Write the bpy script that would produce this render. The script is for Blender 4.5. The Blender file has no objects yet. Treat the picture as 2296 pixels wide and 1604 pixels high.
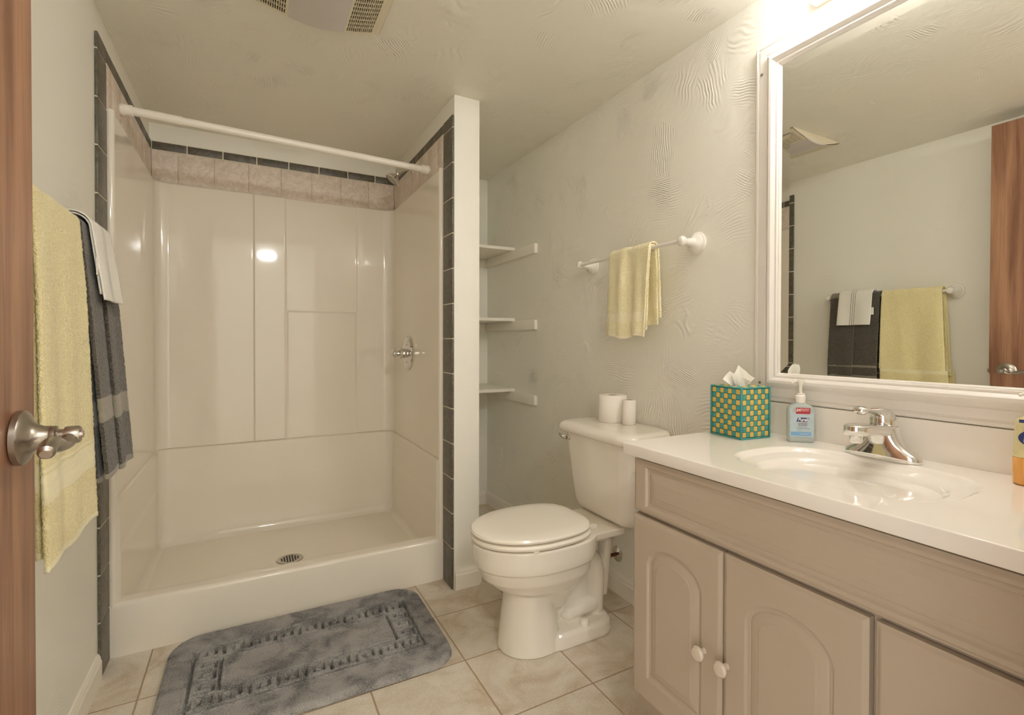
import bpy, bmesh, math, random
import numpy as np
from mathutils import Vector, Matrix, noise
random.seed(7); rng = np.random.default_rng(7)
SC = bpy.context.scene; COL = SC.collection
PI = math.pi
# ------------------------------------------------------------------ camera
F_PX, CX, CY = 1139.816, 1216.017, 775.186
cam = bpy.data.cameras.new('camera'); camo = bpy.data.objects.new('camera', cam); COL.objects.link(camo)
cam.sensor_fit = 'HORIZONTAL'; cam.sensor_width = 36.0
cam.lens = F_PX / 2296 * 36.0
cam.shift_x = -(CX - 1148) / 2296; cam.shift_y = (CY - 802) / 2296
cam.clip_start = 0.02
cR = Vector((0.8663544, -0.4995, 0.0026875)).normalized()
cF = Vector((0.4994225, 0.8663003, -0.0100506)).normalized()
cU = cR.cross(cF).normalized(); cR = cF.cross(cU).normalized()
camo.matrix_world = Matrix(((cR.x, cU.x, -cF.x, 0.41466), (cR.y, cU.y, -cF.y, -2.06555), (cR.z, cU.z, -cF.z, 1.07), (0, 0, 0, 1)))
SC.camera = camo
# ------------------------------------------------------------------ view + world
SC.view_settings.view_transform = 'Standard'; SC.view_settings.look = 'None'
SC.view_settings.gamma = 1.0; SC.view_settings.use_curve_mapping = False
SC.view_settings.exposure = 0.0
SC.cycles.max_bounces = 14; SC.cycles.diffuse_bounces = 10   # deep interreflection of the pale room
wd = bpy.data.worlds.new('world'); SC.world = wd; wd.use_nodes = True
bgn = wd.node_tree.nodes['Background']; bgn.inputs[0].default_value = (0.98, 1.0, 1.03, 1); bgn.inputs[1].default_value = 3.3
BULB_POWER = 48.0      # emission strength of the vanity globes
HALL_POWER = 600.0      # emission strength of the hall ceiling lamp
# ------------------------------------------------------------------ room dimensions
W = 1.768; H = 2.115; P0 = 1.171; P1 = 1.288; D = 1.006; YF = -1.90; ZT = 2.028; ZS = 1.835

# ================================================================== materials
def new_mat(name):
    m = bpy.data.materials.new(name); m.use_nodes = True
    nt = m.node_tree; b = nt.nodes['Principled BSDF']
    return m, nt, b
def N(nt, kind, **kw):
    n = nt.nodes.new(kind)
    for k, v in kw.items(): setattr(n, k, v)
    return n
def L(nt, a, b): nt.links.new(a, b)
def setin(n, **kw):
    for k, v in kw.items(): n.inputs[k.replace('_', ' ')].default_value = v
def rgb(h, s=1.0):
    c = [int(h[i:i+2], 16) / 255 for i in (0, 2, 4)]
    return tuple([(x / 12.92 if x <= .04045 else ((x + .055) / 1.055) ** 2.4) * s for x in c] + [1.0])
def plain(name, col, rough=.5, metal=0., spec=.5, coat=0., bump=0., bscale=200., var=0.0, vscale=8.0):
    m, nt, b = new_mat(name)
    b.inputs['Base Color'].default_value = col; b.inputs['Roughness'].default_value = rough
    b.inputs['Metallic'].default_value = metal; b.inputs['Specular IOR Level'].default_value = spec
    if coat: b.inputs['Coat Weight'].default_value = coat; b.inputs['Coat Roughness'].default_value = .04
    tc = N(nt, 'ShaderNodeTexCoord')
    if var:
        n = N(nt, 'ShaderNodeTexNoise'); n.inputs['Scale'].default_value = vscale; n.inputs['Detail'].default_value = 4
        L(nt, tc.outputs['Object'], n.inputs['Vector'])
        mx = N(nt, 'ShaderNodeMix', data_type='RGBA'); mx.inputs[6].default_value = col
        mx.inputs[7].default_value = tuple([c * (1 - var) for c in col[:3]] + [1])
        L(nt, n.outputs['Fac'], mx.inputs[0]); L(nt, mx.outputs[2], b.inputs['Base Color'])
    if bump:
        n = N(nt, 'ShaderNodeTexNoise'); n.inputs['Scale'].default_value = bscale; n.inputs['Detail'].default_value = 3
        L(nt, tc.outputs['Object'], n.inputs['Vector'])
        bp = N(nt, 'ShaderNodeBump'); bp.inputs['Strength'].default_value = 1; bp.inputs['Distance'].default_value = bump
        L(nt, n.outputs['Fac'], bp.inputs['Height']); L(nt, bp.outputs[0], b.inputs['Normal'])
    return m
def plaster(name, col, amp=.0022, mask_lo=.48, mask_hi=.66, seed=0.0, tint=None):
    """painted plaster with patches of combed brush strokes at random angles"""
    m, nt, b = new_mat(name)
    b.inputs['Base Color'].default_value = col; b.inputs['Roughness'].default_value = .5
    b.inputs['Specular IOR Level'].default_value = .35
    geo = N(nt, 'ShaderNodeNewGeometry')
    off = N(nt, 'ShaderNodeVectorMath', operation='ADD'); off.inputs[1].default_value = (seed, seed * .7, seed * .3)
    L(nt, geo.outputs['Position'], off.inputs[0])
    # slight domain warp
    wn = N(nt, 'ShaderNodeTexNoise'); wn.inputs['Scale'].default_value = 6; L(nt, off.outputs[0], wn.inputs['Vector'])
    ws = N(nt, 'ShaderNodeVectorMath', operation='SCALE'); ws.inputs['Scale'].default_value = .06; L(nt, wn.outputs['Color'], ws.inputs[0])
    wp = N(nt, 'ShaderNodeVectorMath', operation='ADD'); L(nt, off.outputs[0], wp.inputs[0]); L(nt, ws.outputs[0], wp.inputs[1])
    heights = []
    for k, (vs, bs) in enumerate(((4.2, 32.0), (6.0, 40.0))):
        vo = N(nt, 'ShaderNodeTexVoronoi'); vo.inputs['Scale'].default_value = vs; L(nt, wp.outputs[0], vo.inputs['Vector'])
        sx = N(nt, 'ShaderNodeSeparateColor'); L(nt, vo.outputs['Color'], sx.inputs[0])
        an = N(nt, 'ShaderNodeMath', operation='MULTIPLY'); an.inputs[1].default_value = 6.283; L(nt, sx.outputs[0], an.inputs[0])
        loc = []
        for ax in ('X_AXIS', 'Y_AXIS', 'Z_AXIS'):
            r = N(nt, 'ShaderNodeVectorRotate', rotation_type=ax)
            L(nt, loc[-1].outputs[0] if loc else wp.outputs[0], r.inputs['Vector']); L(nt, an.outputs[0], r.inputs['Angle']); loc.append(r)
        wv = N(nt, 'ShaderNodeTexWave', wave_type='BANDS', bands_direction='X'); wv.inputs['Scale'].default_value = bs
        wv.inputs['Distortion'].default_value = 1.3; wv.inputs['Detail'].default_value = 1; wv.inputs['Detail Scale'].default_value = .5
        L(nt, loc[-1].outputs[0], wv.inputs['Vector'])
        # mask: comb marks only in the middle of some cells
        cell = N(nt, 'ShaderNodeMapRange'); setin(cell, From_Min=.62, From_Max=.25); L(nt, vo.outputs['Distance'], cell.inputs[0])
        pk = N(nt, 'ShaderNodeMapRange'); setin(pk, From_Min=mask_lo, From_Max=mask_hi); L(nt, sx.outputs[1], pk.inputs[0])
        mn = N(nt, 'ShaderNodeTexNoise'); mn.inputs['Scale'].default_value = 9; mn.inputs['Detail'].default_value = 3; L(nt, off.outputs[0], mn.inputs['Vector'])
        mr = N(nt, 'ShaderNodeMapRange'); setin(mr, From_Min=.42, From_Max=.58); L(nt, mn.outputs['Fac'], mr.inputs[0])
        a1 = N(nt, 'ShaderNodeMath', operation='MULTIPLY'); L(nt, cell.outputs[0], a1.inputs[0]); L(nt, pk.outputs[0], a1.inputs[1])
        a2 = N(nt, 'ShaderNodeMath', operation='MULTIPLY'); L(nt, a1.outputs[0], a2.inputs[0]); L(nt, mr.outputs[0], a2.inputs[1])
        a3 = N(nt, 'ShaderNodeMath', operation='MULTIPLY'); L(nt, a2.outputs[0], a3.inputs[0]); L(nt, wv.outputs['Fac'], a3.inputs[1])
        heights.append(a3)
    ad = N(nt, 'ShaderNodeMath', operation='ADD'); L(nt, heights[0].outputs[0], ad.inputs[0]); L(nt, heights[1].outputs[0], ad.inputs[1])
    # smooth trowel undulation and small ridges
    n2 = N(nt, 'ShaderNodeTexNoise'); n2.inputs['Scale'].default_value = 14; n2.inputs['Detail'].default_value = 5; n2.inputs['Distortion'].default_value = 1.2
    L(nt, off.outputs[0], n2.inputs['Vector'])
    rg = N(nt, 'ShaderNodeMath', operation='MULTIPLY'); rg.inputs[1].default_value = .9; L(nt, n2.outputs['Fac'], rg.inputs[0])
    ad2 = N(nt, 'ShaderNodeMath', operation='ADD'); L(nt, ad.outputs[0], ad2.inputs[0]); L(nt, rg.outputs[0], ad2.inputs[1])
    bp = N(nt, 'ShaderNodeBump'); bp.inputs['Strength'].default_value = 1; bp.inputs['Distance'].default_value = amp
    L(nt, ad2.outputs[0], bp.inputs['Height']); L(nt, bp.outputs[0], b.inputs['Normal'])
    return m
def wood(name, c1, c2):
    m, nt, b = new_mat(name)
    b.inputs['Roughness'].default_value = .42
    geo = N(nt, 'ShaderNodeTexCoord')
    mp = N(nt, 'ShaderNodeMapping'); mp.inputs['Scale'].default_value = (26, 26, 1.3); L(nt, geo.outputs['Object'], mp.inputs[0])
    n1 = N(nt, 'ShaderNodeTexNoise'); n1.inputs['Scale'].default_value = 1.0; n1.inputs['Detail'].default_value = 6; n1.inputs['Distortion'].default_value = .6; L(nt, mp.outputs[0], n1.inputs['Vector'])
    mp2 = N(nt, 'ShaderNodeMapping'); mp2.inputs['Scale'].default_value = (300, 300, 9); L(nt, geo.outputs['Object'], mp2.inputs[0])
    n2 = N(nt, 'ShaderNodeTexNoise'); n2.inputs['Scale'].default_value = 1.0; n2.inputs['Detail'].default_value = 2; L(nt, mp2.outputs[0], n2.inputs['Vector'])
    mx = N(nt, 'ShaderNodeMath', operation='MULTIPLY_ADD'); mx.inputs[1].default_value = .35; L(nt, n2.outputs['Fac'], mx.inputs[0]); L(nt, n1.outputs['Fac'], mx.inputs[2])
    cr = N(nt, 'ShaderNodeValToRGB'); cr.color_ramp.elements[0].position = .48; cr.color_ramp.elements[0].color = c2
    cr.color_ramp.elements[1].position = .85; cr.color_ramp.elements[1].color = c1
    L(nt, mx.outputs[0], cr.inputs[0]); L(nt, cr.outputs[0], b.inputs['Base Color'])
    bp = N(nt, 'ShaderNodeBump'); bp.inputs['Distance'].default_value = .0004; L(nt, n2.outputs['Fac'], bp.inputs['Height']); L(nt, bp.outputs[0], b.inputs['Normal'])
    return m
def stone(name, c1, c2, scale=30, rough=.35, bump=.0006):
    m, nt, b = new_mat(name); b.inputs['Roughness'].default_value = rough
    g = N(nt, 'ShaderNodeNewGeometry')
    n = N(nt, 'ShaderNodeTexNoise'); n.inputs['Scale'].default_value = scale; n.inputs['Detail'].default_value = 8; n.inputs['Roughness'].default_value = .65; n.inputs['Distortion'].default_value = 1.0
    L(nt, g.outputs['Position'], n.inputs['Vector'])
    cr = N(nt, 'ShaderNodeValToRGB'); cr.color_ramp.elements[0].position = .35; cr.color_ramp.elements[0].color = c1
    cr.color_ramp.elements[1].position = .68; cr.color_ramp.elements[1].color = c2
    L(nt, n.outputs['Fac'], cr.inputs[0]); L(nt, cr.outputs[0], b.inputs['Base Color'])
    bp = N(nt, 'ShaderNodeBump'); bp.inputs['Distance'].default_value = bump; L(nt, n.outputs['Fac'], bp.inputs['Height']); L(nt, bp.outputs[0], b.inputs['Normal'])
    return m
def floor_tiles(name):
    m, nt, b = new_mat(name)
    g = N(nt, 'ShaderNodeNewGeometry')
    mp = N(nt, 'ShaderNodeMapping'); mp.inputs['Location'].default_value = (-1.0367, .4758, 0); L(nt, g.outputs['Position'], mp.inputs[0])
    br = N(nt, 'ShaderNodeTexBrick', offset=0.0, offset_frequency=1, squash=1.0, squash_frequency=1)
    setin(br, Scale=1.0); br.inputs['Mortar Size'].default_value = .0026; br.inputs['Mortar Smooth'].default_value = .35
    br.inputs['Brick Width'].default_value = .3044; br.inputs['Row Height'].default_value = .3044; br.inputs['Bias'].default_value = 0
    br.inputs['Color1'].default_value = (0, 0, 0, 1); br.inputs['Color2'].default_value = (1, 1, 1, 1); br.inputs['Mortar'].default_value = (.5, .5, .5, 1)
    L(nt, mp.outputs[0], br.inputs['Vector'])
    n = N(nt, 'ShaderNodeTexNoise'); n.inputs['Scale'].default_value = 7; n.inputs['Detail'].default_value = 7; n.inputs['Roughness'].default_value = .62; n.inputs['Distortion'].default_value = .8
    off = N(nt, 'ShaderNodeVectorMath', operation='MULTIPLY_ADD'); off.inputs[1].default_value = (5, 3, 2); L(nt, br.outputs['Color'], off.inputs[0]); L(nt, g.outputs['Position'], off.inputs[2])
    L(nt, off.outputs[0], n.inputs['Vector'])
    cr = N(nt, 'ShaderNodeValToRGB'); e = cr.color_ramp.elements
    e[0].position = .32; e[0].color = rgb('D2BEA6'); e[1].position = .62; e[1].color = rgb('F0E8DA')
    x = e.new(.46); x.color = rgb('E4D8C5')
    L(nt, n.outputs['Fac'], cr.inputs[0])
    n3 = N(nt, 'ShaderNodeTexNoise'); n3.inputs['Scale'].default_value = 160; n3.inputs['Detail'].default_value = 3; L(nt, g.outputs['Position'], n3.inputs['Vector'])
    mg = N(nt, 'ShaderNodeMix', data_type='RGBA', blend_type='MULTIPLY'); mg.inputs[0].default_value = .35
    L(nt, cr.outputs[0], mg.inputs[6]); L(nt, n3.outputs['Fac'], mg.inputs[7])
    mx = N(nt, 'ShaderNodeMix', data_type='RGBA'); L(nt, br.outputs['Fac'], mx.inputs[0]); L(nt, mg.outputs[2], mx.inputs[6]); mx.inputs[7].default_value = rgb('B0967A')
    L(nt, mx.outputs[2], b.inputs['Base Color'])
    b.inputs['Roughness'].default_value = .45
    inv = N(nt, 'ShaderNodeMath', operation='MULTIPLY_ADD'); inv.inputs[1].default_value = -1; inv.inputs[2].default_value = 1; L(nt, br.outputs['Fac'], inv.inputs[0])
    h2 = N(nt, 'ShaderNodeMath', operation='MULTIPLY_ADD'); h2.inputs[1].default_value = .25; L(nt, n.outputs['Fac'], h2.inputs[0]); L(nt, inv.outputs[0], h2.inputs[2])
    bp = N(nt, 'ShaderNodeBump'); bp.inputs['Distance'].default_value = .0022; L(nt, h2.outputs[0], bp.inputs['Height']); L(nt, bp.outputs[0], b.inputs['Normal'])
    return m
def terry(name, c1, c2, cband, bands=(), hem=.012, nscale=260., dist=.004, stripes=None):
    """towel cloth; UV.y is the distance in metres to the nearer hem, UV.x the distance across"""
    m, nt, b = new_mat(name); b.inputs['Roughness'].default_value = .95; b.inputs['Specular IOR Level'].default_value = .1
    b.inputs['Sheen Weight'].default_value = .35; b.inputs['Sheen Roughness'].default_value = .6
    uv = N(nt, 'ShaderNodeUVMap'); sp = N(nt, 'ShaderNodeSeparateXYZ'); L(nt, uv.outputs[0], sp.inputs[0])
    tc = N(nt, 'ShaderNodeTexCoord')
    n = N(nt, 'ShaderNodeTexNoise'); n.inputs['Scale'].default_value = nscale; n.inputs['Detail'].default_value = 3; L(nt, tc.outputs['Object'], n.inputs['Vector'])
    mx = N(nt, 'ShaderNodeMix', data_type='RGBA'); mx.inputs[6].default_value = c2; mx.inputs[7].default_value = c1
    mr = N(nt, 'ShaderNodeMapRange'); setin(mr, From_Min=.38, From_Max=.6); L(nt, n.outputs['Fac'], mr.inputs[0]); L(nt, mr.outputs[0], mx.inputs[0])
    # mask of smooth bands
    mask = None
    for lo, hi in list(bands) + [(-1, hem)]:
        a = N(nt, 'ShaderNodeMath', operation='GREATER_THAN'); a.inputs[1].default_value = lo; L(nt, sp.outputs[1], a.inputs[0])
        c = N(nt, 'ShaderNodeMath', operation='LESS_THAN'); c.inputs[1].default_value = hi; L(nt, sp.outputs[1], c.inputs[0])
        mlt = N(nt, 'ShaderNodeMath', operation='MULTIPLY'); L(nt, a.outputs[0], mlt.inputs[0]); L(nt, c.outputs[0], mlt.inputs[1])
        if mask is None: mask = mlt
        else:
            q = N(nt, 'ShaderNodeMath', operation='MAXIMUM'); L(nt, mask.outputs[0], q.inputs[0]); L(nt, mlt.outputs[0], q.inputs[1]); mask = q
    col = N(nt, 'ShaderNodeMix', data_type='RGBA'); L(nt, mask.outputs[0], col.inputs[0]); L(nt, mx.outputs[2], col.inputs[6]); col.inputs[7].default_value = cband
    out = col.outputs[2]
    if stripes:
        for s0, s1 in stripes:
            a = N(nt, 'ShaderNodeMath', operation='GREATER_THAN'); a.inputs[1].default_value = s0; L(nt, sp.outputs[0], a.inputs[0])
            c = N(nt, 'ShaderNodeMath', operation='LESS_THAN'); c.inputs[1].default_value = s1; L(nt, sp.outputs[0], c.inputs[0])
            mlt = N(nt, 'ShaderNodeMath', operation='MULTIPLY'); L(nt, a.outputs[0], mlt.inputs[0]); L(nt, c.outputs[0], mlt.inputs[1])
            cc = N(nt, 'ShaderNodeMix', data_type='RGBA'); L(nt, mlt.outputs[0], cc.inputs[0]); L(nt, out, cc.inputs[6]); cc.inputs[7].default_value = rgb('6A665C'); out = cc.outputs[2]
    L(nt, out, b.inputs['Base Color'])
    rib = N(nt, 'ShaderNodeMath', operation='SINE'); sc = N(nt, 'ShaderNodeMath', operation='MULTIPLY'); sc.inputs[1].default_value = 2200; L(nt, sp.outputs[1], sc.inputs[0]); L(nt, sc.outputs[0], rib.inputs[0])
    rs = N(nt, 'ShaderNodeMath', operation='MULTIPLY'); rs.inputs[1].default_value = .03; L(nt, rib.outputs[0], rs.inputs[0])
    hm = N(nt, 'ShaderNodeMix', data_type='FLOAT'); L(nt, mask.outputs[0], hm.inputs[0]); L(nt, n.outputs['Fac'], hm.inputs[2]); L(nt, rs.outputs[0], hm.inputs[3])
    bp = N(nt, 'ShaderNodeBump'); bp.inputs['Distance'].default_value = dist; L(nt, hm.outputs[0], bp.inputs['Height']); L(nt, bp.outputs[0], b.inputs['Normal'])
    return m
def pile(name):
    m, nt, b = new_mat(name); b.inputs['Roughness'].default_value = 1.0; b.inputs['Specular IOR Level'].default_value = .05
    b.inputs['Sheen Weight'].default_value = .15
    tc = N(nt, 'ShaderNodeTexCoord')
    n = N(nt, 'ShaderNodeTexNoise'); n.inputs['Scale'].default_value = 12; n.inputs['Detail'].default_value = 6; n.inputs['Distortion'].default_value = .6; L(nt, tc.outputs['Object'], n.inputs['Vector'])
    f = N(nt, 'ShaderNodeTexNoise'); f.inputs['Scale'].default_value = 420; f.inputs['Detail'].default_value = 2; L(nt, tc.outputs['Object'], f.inputs['Vector'])
    k = N(nt, 'ShaderNodeMath', operation='MULTIPLY_ADD'); k.inputs[1].default_value = .8; L(nt, f.outputs['Fac'], k.inputs[0]); L(nt, n.outputs['Fac'], k.inputs[2])
    cr = N(nt, 'ShaderNodeValToRGB'); e = cr.color_ramp.elements
    e[0].position = .68; e[0].color = rgb('6C6B6B'); e[1].position = 1.0; e[1].color = rgb('B9B6B3')
    L(nt, k.outputs[0], cr.inputs[0]); L(nt, cr.outputs[0], b.inputs['Base Color'])
    bp = N(nt, 'ShaderNodeBump'); bp.inputs['Distance'].default_value = .004; L(nt, f.outputs['Fac'], bp.inputs['Height']); L(nt, bp.outputs[0], b.inputs['Normal'])
    return m
def emit(name, col, s):
    m, nt, b = new_mat(name); b.inputs['Base Color'].default_value = (.9, .9, .9, 1)
    b.inputs['Emission Color'].default_value = col; b.inputs['Emission Strength'].default_value = s
    return m
def glassy(name, col, rough=.05, ior=1.45):
    m, nt, b = new_mat(name); b.inputs['Base Color'].default_value = col; b.inputs['Roughness'].default_value = rough
    b.inputs['Transmission Weight'].default_value = 1.0; b.inputs['IOR'].default_value = ior
    return m

M = {}
M['wall'] = plaster('wall plaster', rgb('EFEDE3'), amp=.0018, mask_lo=.18, mask_hi=.42)
M['ceiling'] = plaster('ceiling plaster', rgb('EAE7DC'), amp=.0017, mask_lo=.25, mask_hi=.55, seed=3.3)
M['wall_smooth'] = plaster('smooth plaster', rgb('EFEDE4'), amp=.0008, mask_lo=.9, mask_hi=1.0, seed=1.7)
M['trim'] = plain('painted trim', rgb('EFEAE0'), rough=.4)
M['floor'] = floor_tiles('beige floor tile')
M['acrylic'] = plain('cream acrylic', rgb('ECE5D8'), rough=.05, spec=.5)
M['slate'] = stone('slate tile', rgb('4B463C'), rgb('726B5E'), 45, .4)
M['tan'] = stone('tan tile', rgb('D2C2B4'), rgb('ECE2D8'), 38, .5)
M['grout'] = plain('grout', rgb('E2DCC8'), rough=.9)
M['tangrout'] = plain('tan grout', rgb('B8A48E'), rough=.9)
M['white_plastic'] = plain('white plastic', rgb('EFE9DF'), rough=.25)
M['white_ceramic'] = plain('white ceramic', rgb('ECE8E0'), rough=.15, coat=.3)
M['porcelain'] = plain('porcelain', rgb('EDE7DB'), rough=.07, coat=.5)
M['seat'] = plain('seat plastic', rgb('F2ECE0'), rough=.16)
M['chrome'] = plain('chrome', (.78, .77, .75, 1), rough=.06, metal=1)
M['nickel'] = plain('satin nickel', (.42, .38, .33, 1), rough=.3, metal=1)
M['copper'] = plain('aged copper', rgb('6A4030'), rough=.4, metal=.8)
M['steel'] = plain('drain steel', (.55, .52, .48, 1), rough=.35, metal=1)
M['dark'] = plain('painted void shade', (.02, .015, .01, 1), rough=.9)  # near-black colour standing for shade inside drain holes and fan
M['door'] = wood('oak veneer', rgb('B3876A'), rgb('835A44'))
M['cabinet'] = plain('cabinet thermofoil', rgb('B5A794'), rough=.35, spec=.4)
M['knob'] = plain('cream ceramic knob', rgb('CDC0AE'), rough=.2, coat=.3)
M['marble'] = plain('cultured marble', rgb('F2EDE5'), rough=.05, coat=.3)
M['frame'] = plain('painted mirror frame', rgb('EBE6DF'), rough=.32)
M['mirror'] = plain('mirror glass', (.88, .89, .86, 1), rough=.0, metal=1)
M['rug'] = pile('grey pile')
M['rug_back'] = plain('rug backing', rgb('8C8672'), rough=.9)
M['yellow'] = terry('yellow terry', rgb('F2E6B6'), rgb('E4D598'), rgb('EDE4BC'), bands=((.115, .165), (.17, .176)))
M['yellow_hand'] = terry('yellow hand terry', rgb('FFF8D2'), rgb('F8ECBA'), rgb('FBF2D0'), bands=((.06, .092), (.095, .099)))
M['grey'] = terry('grey terry', rgb('5C5448'), rgb('38322B'), rgb('8A8272'), bands=((.13, .185),), nscale=230)
M['white_cloth'] = terry('white cloth', rgb('EDEAE2'), rgb('E0DCD2'), rgb('E8E4DC'), bands=(), hem=.006, nscale=500, dist=.001, stripes=((.088, .0905), (.099, .1015), (.110, .1125)))
M['paper'] = plain('tissue paper', rgb('F2EDE4'), rough=.95, bump=.0012, bscale=160)
M['card'] = plain('cardboard core', rgb('9A8468'), rough=.9)
M['teal'] = plain('teal yarn', rgb('55AAA6'), rough=.9, bump=.0015, bscale=700, var=.25, vscale=300)
M['gold'] = plain('yellow yarn', rgb('EAC868'), rough=.9, bump=.0015, bscale=700, var=.12, vscale=300)
M['teal_dark'] = plain('dark teal yarn', rgb('1C5250'), rough=.95)
M['gel'] = plain('pale clear gel', rgb('DCE6E4'), rough=.06, coat=.4)
M['gel'].node_tree.nodes['Principled BSDF'].inputs['Transmission Weight'].default_value = .45
M['soap'] = plain('orange liquid soap', rgb('E8A850'), rough=.1, coat=.5)
M['clearsoft'] = glassy('clear plastic', (.97, .97, .93, 1), .08, 1.3)
M['lbl_blue'] = plain('label pale blue', rgb('C6D8DE'), rough=.5, var=.25, vscale=60)
M['lbl_sky'] = plain('label sky blue', rgb('7FAFD8'), rough=.5)
M['lbl_red'] = plain('label red', rgb('B8303C'), rough=.5)
M['lbl_navy'] = plain('label navy', rgb('2B3578'), rough=.5)
M['lbl_white'] = plain('label white', rgb('F0EEE8'), rough=.5)
M['lbl_grey'] = plain('label grey ink', rgb('6E7890'), rough=.5)
M['lbl_yellow'] = plain('label pale yellow', rgb('E8DCA8'), rough=.5, var=.25, vscale=80)
M['bulb'] = emit('lit frosted globe', (1, .97, .95, 1), BULB_POWER)
M['hall_lamp'] = emit('lit hall diffuser', (.99, 1, 1, 1), HALL_POWER)
M['fanlens'] = plain('unlit fan lens', rgb('C9C3C0'), rough=.35)
M['fanwhite'] = plain('fan cover plastic', rgb('D8CFB8'), rough=.45)

# ================================================================== mesh helpers
class MB:
    def __init__(s): s.v = []; s.f = []; s.m = []; s.uv = None
    def add(s, vs, fs, mi=0):
        o = len(s.v); s.v += [tuple(p) for p in vs]; s.f += [tuple(i + o for i in f) for f in fs]; s.m += [mi] * len(fs); return s
    def box(s, x0, x1, y0, y1, z0, z1, mi=0):
        v = [(x, y, z) for x in (x0, x1) for y in (y0, y1) for z in (z0, z1)]
        return s.add(v, [(0, 1, 3, 2), (4, 6, 7, 5), (0, 4, 5, 1), (2, 3, 7, 6), (0, 2, 6, 4), (1, 5, 7, 3)], mi)
    def bbox(s, x0, x1, y0, y1, z0, z1, b=.002, mi=0, seg=2):
        bm = bmesh.new(); bmesh.ops.create_cube(bm, size=1)
        for q in bm.verts: q.co = Vector(((x0 + x1) / 2 + q.co.x * (x1 - x0), (y0 + y1) / 2 + q.co.y * (y1 - y0), (z0 + z1) / 2 + q.co.z * (z1 - z0)))
        bmesh.ops.bevel(bm, geom=list(bm.edges), offset=b, segments=seg, profile=.5, affect='EDGES')
        bm.verts.index_update(); s.add([q.co[:] for q in bm.verts], [[q.index for q in f.verts] for f in bm.faces], mi); bm.free(); return s
    def rings(s, rs, cap0=True, cap1=True, mi=0):
        n = len(rs[0]); vs = [p for r in rs for p in r]; fs = []
        for i in range(len(rs) - 1):
            for j in range(n):
                a = i * n + j; c = i * n + (j + 1) % n; fs.append((a, c, c + n, a + n))
        if cap0: fs.append(tuple(range(n))[::-1])
        if cap1: fs.append(tuple((len(rs) - 1) * n + k for k in range(n)))
        return s.add(vs, fs, mi)
    def lathe(s, prof, org, axis, n=32, mi=0, cap0=True, cap1=True):
        """prof: list of (radius, distance along axis)"""
        ax = Vector(axis).normalized(); t = Vector((0, 0, 1)) if abs(ax.z) < .9 else Vector((1, 0, 0))
        a = ax.cross(t).normalized(); b = ax.cross(a); org = Vector(org)
        rs = [[(org + ax * d + (a * math.cos(2 * PI * k / n) + b * math.sin(2 * PI * k / n)) * max(r, 1e-5))[:] for k in range(n)] for r, d in prof]
        return s.rings(rs, cap0, cap1, mi)
    def tube(s, pts, rad, n=16, mi=0, flat=None, up=(0, 0, 1)):
        pts = [Vector(p) for p in pts]; m = len(pts); rs = []
        rads = rad if isinstance(rad, (list, tuple)) else [rad] * m
        for i, p in enumerate(pts):
            t = (pts[min(i + 1, m - 1)] - pts[max(i - 1, 0)]).normalized()
            u = Vector(up); a = t.cross(u)
            if a.length < 1e-3: a = t.cross(Vector((1, 0, 0)))
            a.normalize(); b = a.cross(t).normalized()
            ra = rads[i] if not isinstance(rads[i], tuple) else rads[i][0]; rb = rads[i] if not isinstance(rads[i], tuple) else rads[i][1]
            rs.append([(p + a * ra * math.cos(2 * PI * k / n) + b * rb * math.sin(2 * PI * k / n))[:] for k in range(n)])
        return s.rings(rs, True, True, mi)
    def sphere(s, c, r, n=20, m=12, mi=0, sc=(1, 1, 1)):
        rs = []
        for i in range(1, m):
            th = PI * i / m
            rs.append([(c[0] + sc[0] * r * math.sin(th) * math.cos(2 * PI * k / n), c[1] + sc[1] * r * math.sin(th) * math.sin(2 * PI * k / n), c[2] + sc[2] * r * math.cos(th)) for k in range(n)])
        return s.rings(rs[::-1], True, True, mi)
    def grid(s, P, mi=0, wrap=False, flip=False):
        """P: array (nu, nv, 3)"""
        nu, nv = P.shape[:2]; fs = []
        for i in range(nu - (0 if wrap else 1)):
            i2 = (i + 1) % nu
            for j in range(nv - 1):
                q = (i * nv + j, i2 * nv + j, i2 * nv + j + 1, i * nv + j + 1); fs.append(q[::-1] if flip else q)
        return s.add(P.reshape(-1, 3).tolist(), fs, mi)
def props(o, label=None, cat=None, group=None, kind=None):
    if label: o['label'] = label
    if cat: o['category'] = cat
    if group: o['group'] = group
    if kind: o['kind'] = kind
    return o
def wloc(o):
    v = Vector(o.location)
    while o.parent: o = o.parent; v += Vector(o.location)
    return v
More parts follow.
